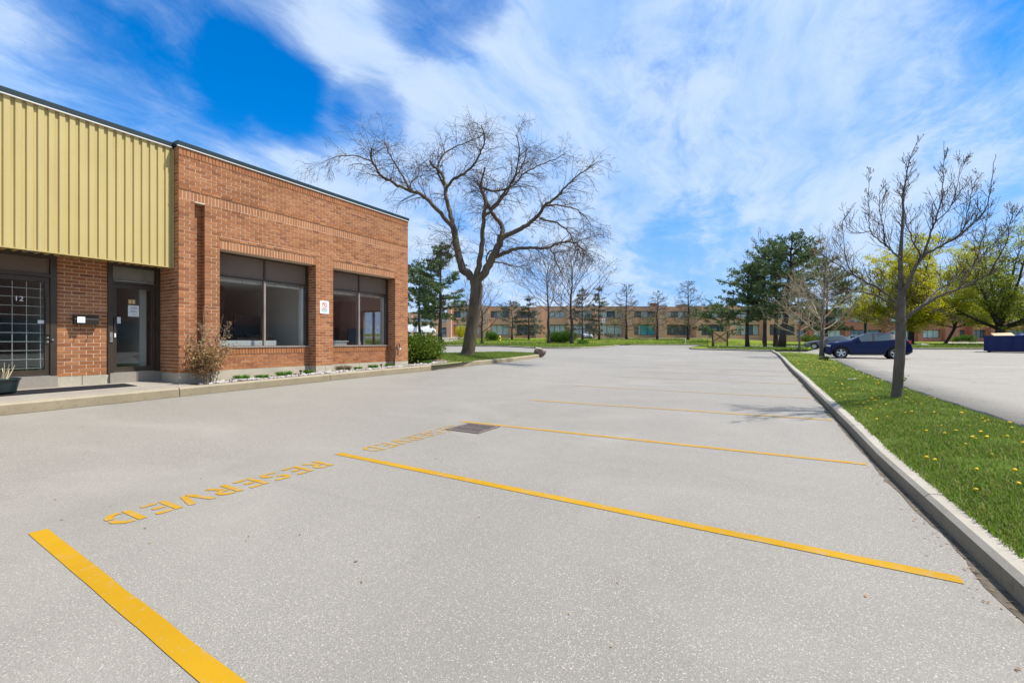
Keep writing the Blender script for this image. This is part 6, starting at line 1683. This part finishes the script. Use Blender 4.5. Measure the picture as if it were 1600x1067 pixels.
VAN = dict(L=5.6, wf=1.0, wr=4.4, wrad=0.36, spokes=6, crown=0.04, plain=True,
  top=[(0, 0.70), (0.1, 0.95), (0.5, 1.12), (0.9, 1.22), (1.5, 1.95), (1.8, 2.12), (2.4, 2.2), (5.3, 2.18), (5.55, 2.08), (5.6, 1.9)],
  belt=[(0, 0.6), (0.1, 0.85), (0.8, 1.12), (2.4, 1.25), (5.6, 1.25)], hw=[(0, 0.7), (0.2, 0.9), (1.0, 0.98), (5.3, 1.0), (5.6, 0.95)],
  ht=[(0, 0.6), (0.8, 0.86), (1.6, 0.82), (5.4, 0.84), (5.6, 0.82)], bot=[(0, 0.35), (0.2, 0.25), (5.6, 0.3)], side_glass=[(1.25, 2.1)], windshield=(0.92, 1.55), rear=(5.56, 5.6),
  fit=[((0.22, 0.84, 0.86), (0.12, 0.04, 0.08), 'lamp_clear', 'headlight'), ((5.56, 0.93, 1.1), (0.03, 0.03, 0.18), 'lamp_red', 'tail_light')], ends=[(0.0, 0.75, 0.5, 0.1, 'black', 'grille'), (5.6, 1.6, 0.6, 0.25, 'car_glass', 'rear_window'), (5.6, 0.7, 0.25, 0.06, 'black', 'bumper_plate')], seams=[(2.2, 0.4, 2.0), (3.4, 0.4, 2.0)])
for k, (px, rz, lab) in enumerate(((640, 95, 'white van nearest the brick building corner, seen between bush and pine'), (652, 118, 'white van second from the brick building corner, behind the pine trunk'), (664, 240, 'white van between the two pine trunks with dark rear glass'), (678, 262, 'white van immediately left of the tall sparse pine trunk'))):
    X_, Y_ = cw(px, 97 + (k % 2) * 2.5); make_car('white_van', lab, 'van', (X_, Y_, bank(px, 97 + (k % 2) * 2.5) + 0.02), radians(rz), M['white_van'], VAN, 'white vans parked beyond the access road')

# ================================================================== ROLL-OFF DUMPSTER
dx_, dy_ = cw(1537, 37.3); dz = GR(dx_, dy_)
t = thing('dumpster', 'low dark blue roll-off dumpster with ribs at the right edge of the lot', 'dumpster', (dx_, dy_, dz), radians(-19))
navy = car_paint('navy_enamel', (0.005, 0.014, 0.085), 0.6)
LX, LY, HB, HT = 6.2, 2.3, 0.14, 1.36
mb = MB(); mb.box(0, LX, 0, 0.06, HB, HT); mb.box(0, LX, LY - 0.06, LY, HB, HT); mb.box(0, 0.06, 0.06, LY - 0.06, HB, HT); mb.box(LX - 0.06, LX, 0.06, LY - 0.06, HB, HT); mb.box(0.06, LX - 0.06, 0.06, LY - 0.06, HB, HB + 0.06)
mb.build('container', navy, t, world=False)
mb = MB(); mb.box(-0.03, LX + 0.03, -0.06, 0.0, HT - 0.09, HT + 0.02); mb.box(-0.05, 0.0, 0.0, LY, HT - 0.09, HT + 0.02); mb.build('top_rail', navy, t, world=False)
for k in range(9):
    x = 0.05 + k * 0.72; mb = MB(); mb.box(x, x + 0.09, -0.07, -0.001, HB, HT - 0.0905); mb.build('side_rib', navy, t, world=False)
mb = MB(); mb.box(-0.02, LX, -0.05, -0.002, HB - 0.02, HB - 0.001); mb.box(0.2, LX, 0.3, 0.45, 0.06, HB); mb.box(0.2, LX, 1.8, 1.95, 0.06, HB); mb.build('skid_rail', navy, t, world=False)
for yy in (0.36, 1.86):
    mb = MB(); mb.lathe([(0.0, -0.06), (0.10, -0.06), (0.10, 0.06), (0.0, 0.06)], 16, (0.28, yy, 0.10), 'y'); mb.build('roller', M['steel'], t, smooth_=True, world=False)
R3 = Matrix.Rotation(radians(-19), 4, 'Z')
def dwp(x, y, z): v = R3 @ Vector((x, y, 0)); return (dx_ + v.x, dy_ + v.y, dz + z)
mb = MB(); c = dwp(1.15, 0.7, HT + 0.02); mb.obox(c, (0.62, 0.05, 0.02), (-0.06, 0.5, 0.22), (0, -0.01, 0.012))
props(mb.build('cardboard_sheet', m_simple('cardboard', (0.50, 0.38, 0.22), 0.8, 0, 0.1, 3)), 'flattened cardboard lying on top of the dumpster load', 'cardboard')
for k, (x, y, r, m, lab) in enumerate(((2.0, 0.6, 0.26, 'bag_blue', 'blue bag on the dumpster load next to the cardboard'), (2.9, 0.7, 0.28, 'white', 'white bag on the dumpster load, first right of the blue bag'), (3.6, 0.6, 0.26, 'white', 'white bag on the dumpster load farthest right'))):
    if m == 'bag_blue': M[m] = m_simple('bag_blue', (0.05, 0.09, 0.35), 0.4)
    V_, F_ = rock_mesh(r, k * 7.3 + 2); mb = MB(); c = dwp(x, y, HT + 0.0); mb.v = [(c[0] + v.x * 1.3, c[1] + v.y, c[2] + v.z * 0.75) for v in V_]; mb.f = F_; mb.m = [0] * len(F_)
    props(mb.build('rubbish_bag', M[m], smooth_=True), lab, 'rubbish bag')
mb = MB(); mb.box(-0.02, 0.0, 0, 0, 0, 0) if False else None

# ================================================================== FAR BUILDINGS
fb_brick = NT('far_brick'); p_ = fb_brick.objc(); bt = fb_brick.node('ShaderNodeTexBrick', {'Vector': fb_brick.mapping(p_, (1, 1, 1), (pi / 2, 0, 0)), 'Scale': 4.0, 'Color1': (0.62, 0.37, 0.235, 1), 'Color2': (0.70, 0.45, 0.30, 1), 'Mortar': (0.42, 0.30, 0.21, 1), 'Mortar Size': 0.02})
fb_brick.color(fb_brick.mixc(fb_brick.ramp(fb_brick.noise(p_, 0.4, 4), 0.35, 0.7, 0, .5), bt.outputs[0], (0.58, 0.33, 0.22))); M['far_brick'] = fb_brick.set(0.9, 0, 0.2)
M['far_pier'] = m_simple('far_pier_brick', (0.70, 0.42, 0.29), 0.9, 0, 0.1, 2.0, 0.2)
M['far_brick_red'] = m_simple('far_red_brick', (0.40, 0.17, 0.12), 0.9, 0, 0.18, 2.0, 0.2)
M['far_parapet'] = m_simple('tan_parapet', (0.50, 0.32, 0.18), 0.85, 0, 0.12, 1.0, 0.2)
M['far_door'] = m_simple('slate_door', (0.10, 0.15, 0.17), 0.5, 0, 0.1, 2)
M['orange_door'] = m_simple('orange_wood', (0.50, 0.22, 0.05), 0.6, 0, 0.1, 2)
def far_building(name, label, bays, d, z0, zt, rows, seed, deep=14.0, tone='far_brick'):
    """facade square to the view line; bays = list of (px0, px1, setback, kind); rows = (low sill, low head, up sill, up head) in metres over z0"""
    g = random.Random(seed); pxm = (bays[0][0] + bays[-1][1]) / 2; X, Y = cw(pxm, d)
    t = thing(name, label, 'building', (X, Y, z0), TH); lm = (pxm - 800) / 700 * d
    ls, lh, us, uh = rows; H = zt - z0
    w = MB(); pr = MB(); par = MB()
    def P(nm, mat, parent, *bx):
        mb = MB()
        for b in bx: mb.box(*b)
        return mb.build(nm, M[mat], parent, world=False)
    roof = MB()
    for a, b, sb, kind in bays:
        x0, x1 = (a - 800) / 700 * d - lm, (b - 800) / 700 * d - lm; y = sb
        if kind == 'pier':
            P('pier', 'far_pier' if tone == 'far_brick' else tone, t, (x0, x1, y, y + 2.0, -0.6, H + 0.16)); continue
        # wall built round the openings, windows 0.35 m back
        w.box(x0, x1, y + 0.6, deep + max(0, y), -0.6, H - 0.1)
        w.box(x0, x1, y, y + 0.598, -0.6, ls); w.box(x0, x1, y, y + 0.598, lh, us if us else H - 0.05)
        if us: w.box(x0, x1, y, y + 0.598, uh, H - 0.05)
        w.box(x0, x0 + 0.35, y + 0.003, y + 0.598, ls, lh); w.box(x1 - 0.35, x1, y + 0.003, y + 0.598, ls, lh)
        par.box(x0, x1, y - 0.04, y + 0.56, H - 0.049, H + 0.10)
        for (s, h, up) in ((ls, lh, 0), (us, uh, 1)):
            if s is None: continue
            n = max(3, int((x1 - x0 - 0.7) / 1.15)); k0, k1 = x0 + 0.35, x1 - 0.35
            if up: w.box(x0, x0 + 0.35, y + 0.003, y + 0.598, s, h); w.box(x1 - 0.35, x1, y + 0.003, y + 0.598, s, h)
            win = P('window', 'bronze', t, (k0, k1, y + 0.40, y + 0.50, s, s + 0.08), (k0, k1, y + 0.40, y + 0.50, h - 0.08, h), *[(lerp(k0, k1, i / n) - 0.04, lerp(k0, k1, i / n) + 0.04, y + 0.40, y + 0.50, s + 0.081, h - 0.081) for i in range(n + 1)])
            for i in range(n):
                pa, pb = lerp(k0, k1, i / n) + 0.045, lerp(k0, k1, (i + 1) / n) - 0.045
                m = 'far_glass' if up or g.random() < 0.12 else 'far_blind'
                if up and g.random() < 0.5: m = 'far_blind'
                if kind == 'teal' and not up and i in (1, 2, 3): m = 'far_teal'
                if kind == 'dark' and not up: m = 'far_glass'
                P('window_pane', m, win, (pa, pb, y + 0.44, y + 0.46, s + 0.081, h - 0.081))
        if kind in ('door', 'teal', 'orange'):
            P('entrance_door', 'orange_door' if kind == 'orange' else 'far_door', t, (x0 + 0.36, x0 + 1.3, y + 0.30, y + 0.398, 0.0, min(2.3, lh - 0.1)))
    w.build('wall', M[tone], t, world=False); par.build('parapet', M['far_parapet'], t, world=False)
    xa, xb = (bays[0][0] - 800) / 700 * d - lm, (bays[-1][1] - 800) / 700 * d - lm
    P('roof', 'roofing', t, ((bays[5][0] - 800) / 700 * d - lm if bays[0][2] > 5 else xa, xb, 2.4, deep, H - 0.099, H - 0.03))
    return t
FB = [(560, 605, 19, 'win'), (605, 611, 18.4, 'pier'), (611, 652, 19, 'win'), (652, 658, 18.4, 'pier'), (658, 698, 19, 'dark'), (699, 706, -1.0, 'pier'), (706, 752, 0, 'orange'), (752, 764, -1.0, 'pier'), (764, 798, 0, 'win'), (798, 805, -1.0, 'pier'), (805, 838, 1.6, 'dark'), (838, 846, -1.0, 'pier'), (846, 856, 0, 'pier'), (856, 886, 0, 'win'),
      (886, 893, -1.0, 'pier'), (893, 928, 0, 'win'), (928, 934, -1.0, 'pier'), (934, 976, 0, 'win'), (976, 988, -1.0, 'pier'), (988, 1027, 0, 'teal'), (1027, 1039, -1.2, 'pier'), (1039, 1085, 0.8, 'dark'), (1085, 1093, -0.9, 'pier'), (1093, 1137, 0.4, 'dark'), (1137, 1147, -1.0, 'pier'), (1147, 1190, 0, 'win'), (1190, 1198, -1.0, 'pier'), (1198, 1245, 0, 'dark')]
fbz = 2.0
far_building('office_building', 'long two storey tan brick office building with window bands beyond the far bank', FB, 88.0, fbz, CAM_H + (534 - 480) / 700 * 88, (0.62, 2.7, 4.05, 5.35), 5)
for px, d, w_, h, lab in ((1022, 92, 1.4, 1.0, 'small brown rooftop unit on the far offices by the slim tree'), (1066, 95, 2.4, 0.9, 'olive rooftop unit on the far offices left of the pale twigs'), (1118, 95, 2.8, 0.9, 'wide rooftop unit on the far offices above the low pine'), (1140, 96, 1.2, 1.0, 'narrow rooftop unit on the far offices beside the dark pines')):
    X_, Y_ = cw(px, d); zt_ = CAM_H + (534 - 480) / 700 * 88 - 0.05
    t = thing('rooftop_unit', lab, 'rooftop unit', (X_, Y_, zt_), TH, 'rooftop units on the far offices')
    mb = MB(); mb.box(-w_ / 2, w_ / 2, -0.7, 0.7, 0.0, h); mb.build('housing', M['far_brick_red'] if px < 1050 else M['far_parapet'], t, world=False)
    mb = MB(); mb.box(-w_ / 2 - 0.08, w_ / 2 + 0.08, -0.78, 0.78, h, h + 0.1); mb.build('cover', M['dark_metal'], t, world=False)
    for k in range(3):
        mb = MB(); mb.box(-w_ / 2 + 0.15, w_ / 2 - 0.15, -0.74, -0.701, 0.2 + k * 0.2, 0.28 + k * 0.2); mb.build('grille_slat', M['dark_metal'], t, world=False)
RB = [(1215, 1262, 0, 'dark'), (1262, 1270, -0.4, 'pier'), (1270, 1318, 0, 'win'), (1318, 1326, -0.4, 'pier'), (1326, 1380, 0, 'dark'), (1380, 1390, -0.4, 'pier'), (1390, 1432, 0, 'door'), (1432, 1440, -0.4, 'pier'), (1440, 1472, 0, 'win'), (1472, 1494, -0.8, 'pier'), (1494, 1520, 1.4, 'dark'), (1520, 1543, 0, 'dark'), (1543, 1552, -0.8, 'pier'), (1552, 1575, 0, 'dark'), (1575, 1640, 0, 'dark'), (1640, 1650, -0.4, 'pier'), (1650, 1730, 0, 'win')]
far_building('red_office_building', 'red brick two storey offices behind the leafing trees on the right', RB, 104.0, 1.32, CAM_H + (534 - 484) / 700 * 104, (0.9, 2.75, 4.6, 6.0), 6, 14, 'far_brick_red')

# ================================================================== SMALL THINGS BETWEEN
# wooden notice board
bx_, by_ = cw(1125, 47.0); bz = bank(1125, 47)
t = thing('wooden_board', 'weathered plywood board on brown wooden posts standing on the grass by the pines', 'board', (bx_, by_, bz), TH)
M['plywood'] = m_simple('plywood', (0.60, 0.36, 0.17), 0.8, 0, 0.15, 2); M['post_wood'] = m_simple('brown_post', (0.10, 0.045, 0.022), 0.85, 0, 0.2, 4)
for x, y in ((-0.78, 0), (-0.28, 0.9), (0.76, 0)):
    mb = MB(); mb.box(x - 0.06, x + 0.06, y - 0.06, y + 0.06, -0.3, 1.75 if y == 0 else 1.72); mb.build('post', M['post_wood'], t, world=False)
mb = MB(); mb.box(-0.72, 0.70, -0.02, 0.02, 0.62, 1.74); mb.build('plywood_panel', M['plywood'], t, world=False)
mb = MB(); mb.quad((-0.78, 0.06, 0.70), (-0.30, 0.84, 0.70), (-0.30, 0.84, 1.72), (-0.78, 0.06, 1.72)); mb.quad((-0.75, 0.09, 0.70), (-0.75, 0.09, 1.72), (-0.27, 0.87, 1.72), (-0.27, 0.87, 0.70)); mb.build('plywood_panel', M['plywood'], t, world=False)
for a, b in (((-0.66, 0.75), (0.66, 1.66)), ((-0.66, 1.66), (0.66, 0.75))):
    A, B = Vector((a[0], -0.045, a[1])), Vector((b[0], -0.045, b[1])); dv = (B - A) / 2; nv = Vector((-dv.z, 0, dv.x)).normalized() * 0.035
    mb = MB(); mb.obox((A + B) / 2 - Vector((0, 0.014 if a[1] > 1 else -0.012, 0)), dv, (0, 0.012, 0), nv); mb.build('brace', M['post_wood'], t, world=False)
# hydrant
hx, hy = cw(781, 74.0); hz = bank(781, 74)
t = thing('fire_hydrant', 'small yellow fire hydrant on the far grass bank', 'fire hydrant', (hx, hy, hz)); ye = m_simple('hydrant_yellow', (0.72, 0.50, 0.03), 0.5)
mb = MB(); mb.lathe([(0.20, 0.0), (0.20, 0.08), (0.14, 0.10), (0.13, 0.55), (0.17, 0.58), (0.17, 0.63), (0.13, 0.66), (0.09, 0.76), (0.04, 0.80), (0.04, 0.86), (0, 0.86)], 16); mb.build('barrel', ye, t, smooth_=True, world=False)
for a in (0, pi):
    mb = MB(); mb.tube([(0.1 * cos(a), 0, 0.47), (0.24 * cos(a), 0, 0.47)], [0.07, 0.07], 10); mb.build('nozzle', ye, t, world=False)
# traffic sign seen from behind, and slim stakes
sx_, sy_ = cw(944, 56.0); sz_ = bank(944, 56)
t = thing('post_sign', 'thin metal post carrying a small rectangular pale sign on the far grass', 'sign', (sx_, sy_, sz_), TH)
mb = MB(); mb.tube([(0, 0, -0.2), (-0.06, 0, 3.35)], [0.035, 0.035], 8); mb.build('post', M['steel'], t, world=False)
mb = MB(); mb.box(-0.27, 0.13, -0.05, -0.036, 2.85, 3.40); mb.build('sign_plate', M['white'], t, world=False)
mb = MB(); mb.box(-0.23, 0.09, -0.056, -0.0505, 2.95, 3.10); mb.box(-0.16, 0.02, -0.056, -0.0505, 3.15, 3.32); mb.build('sign_print', M['green_ink'], t, world=False)
rx_, ry_ = cw(1005, 71.0)
mb = MB(); z_ = bank(1005, 71); mb.tube([(rx_, ry_, z_ - 0.2), (rx_, ry_, z_ + 2.0)], [0.03, 0.03], 6); props(mb.build('marker_post', m_simple('grey_post', (0.30, 0.22, 0.20), 0.7)), 'thin bare marker post before the teal windows of the far offices', 'post')
px_, py_ = cw(1071, 64.5); z_ = bank(1071, 68.3)
px_, py_ = cw(1071, 68.6); mb = MB(); mb.tube([(px_, py_, z_ - 0.2), (px_, py_, z_ + 0.85)], [0.07, 0.06], 7); props(mb.build('white_post', M['white_metal']), 'short white post at the far kerb left of the wooden board', 'post')
# sign post and pale pole on the right
qx, qy = cw(1557, 62.0); qz = bank(1557, 62)
t = thing('post_sign', 'white sign on a thin post beside the forked tree above the dumpster', 'sign', (qx, qy, qz), TH)
mb = MB(); mb.tube([(0, 0, -0.2), (0, 0, 3.0)], [0.035, 0.03], 8); mb.build('post', M['steel'], t, world=False)
mb = MB(); mb.box(-0.22, 0.22, -0.05, -0.036, 2.25, 2.95); mb.build('sign_plate', M['white'], t, world=False)
mb = MB(); mb.disc((0, -0.052, 2.66), 0.15, 20, 'y', 0.10); mb.build('red_ring', M['red_ink'], t, world=False)
qx, qy = cw(1355, 66.0); qz = bank(1355, 66); mb = MB(); mb.tube([(qx, qy, qz - 0.2), (qx, qy, qz + 2.9)], [0.09, 0.08], 8); props(mb.build('pale_pole', m_simple('pale_pole', (0.50, 0.44, 0.32), 0.8)), 'pale wooden pole rising behind the roof of the blue crossover', 'pole')
qx, qy = cw(1291, 60.0); qz = bank(1300, 60); t = thing('pink_sign', 'pinkish board on two legs behind the nose of the blue crossover', 'sign', (qx, qy, qz), TH)
mb = MB(); mb.box(-0.45, 0.45, -0.03, 0.03, 0.55, 1.25); mb.build('sign_plate', m_simple('pink_board', (0.50, 0.30, 0.28), 0.7), t, world=False)
for x in (-0.35, 0.35):
    mb = MB(); mb.box(x - 0.03, x + 0.03, 0.031, 0.08, -0.2, 1.2); mb.build('leg', M['steel'], t, world=False)
# pale stone on the right lawn
V_, F_ = rock_mesh(0.75, 5.5); X_, Y_ = cw(1442, 56); z_ = bank(1442, 56); mb = MB(); mb.v = [(X_ + v.x * 1.4, Y_ + v.y, z_ + v.z * 0.33) for v in V_]; mb.f = F_; mb.m = [0] * len(F_)
props(mb.build('flat_rock', M['rock'], smooth_=True), 'flat pale rock on the grass right of the blue crossover', 'rock')

# unseen building added across the right hand lot to darken the office window reflections
t = thing('opposite_building', 'two storey brick unit row facing the office windows across the right hand lot', 'building', (34, 8, 0.3))
def OB(nm, m, *bx):
    mb = MB()
    for b in bx: mb.box(*b)
    return mb.build(nm, M[m], t)
OB('wall', 'far_brick_red', (34, 46, -45, 90, 0.2, 1.2), (34, 46, -45, 90, 3.4, 9.4), (36, 46, -44.9, 89.9, 1.2, 3.4), *[(34, 36, -45 + 6 * k, -43.6 + 6 * k, 1.2, 3.4) for k in range(22)])
OB('roof', 'roofing', (34.3, 45.7, -44.7, 89.7, 9.4, 9.46))
for k in range(22):
    if -43.5 + 6 * k < 86: OB('window', 'far_glass', (34.35, 34.4, -43.59 + 6 * k, -39.01 + 6 * k, 1.2, 3.4))
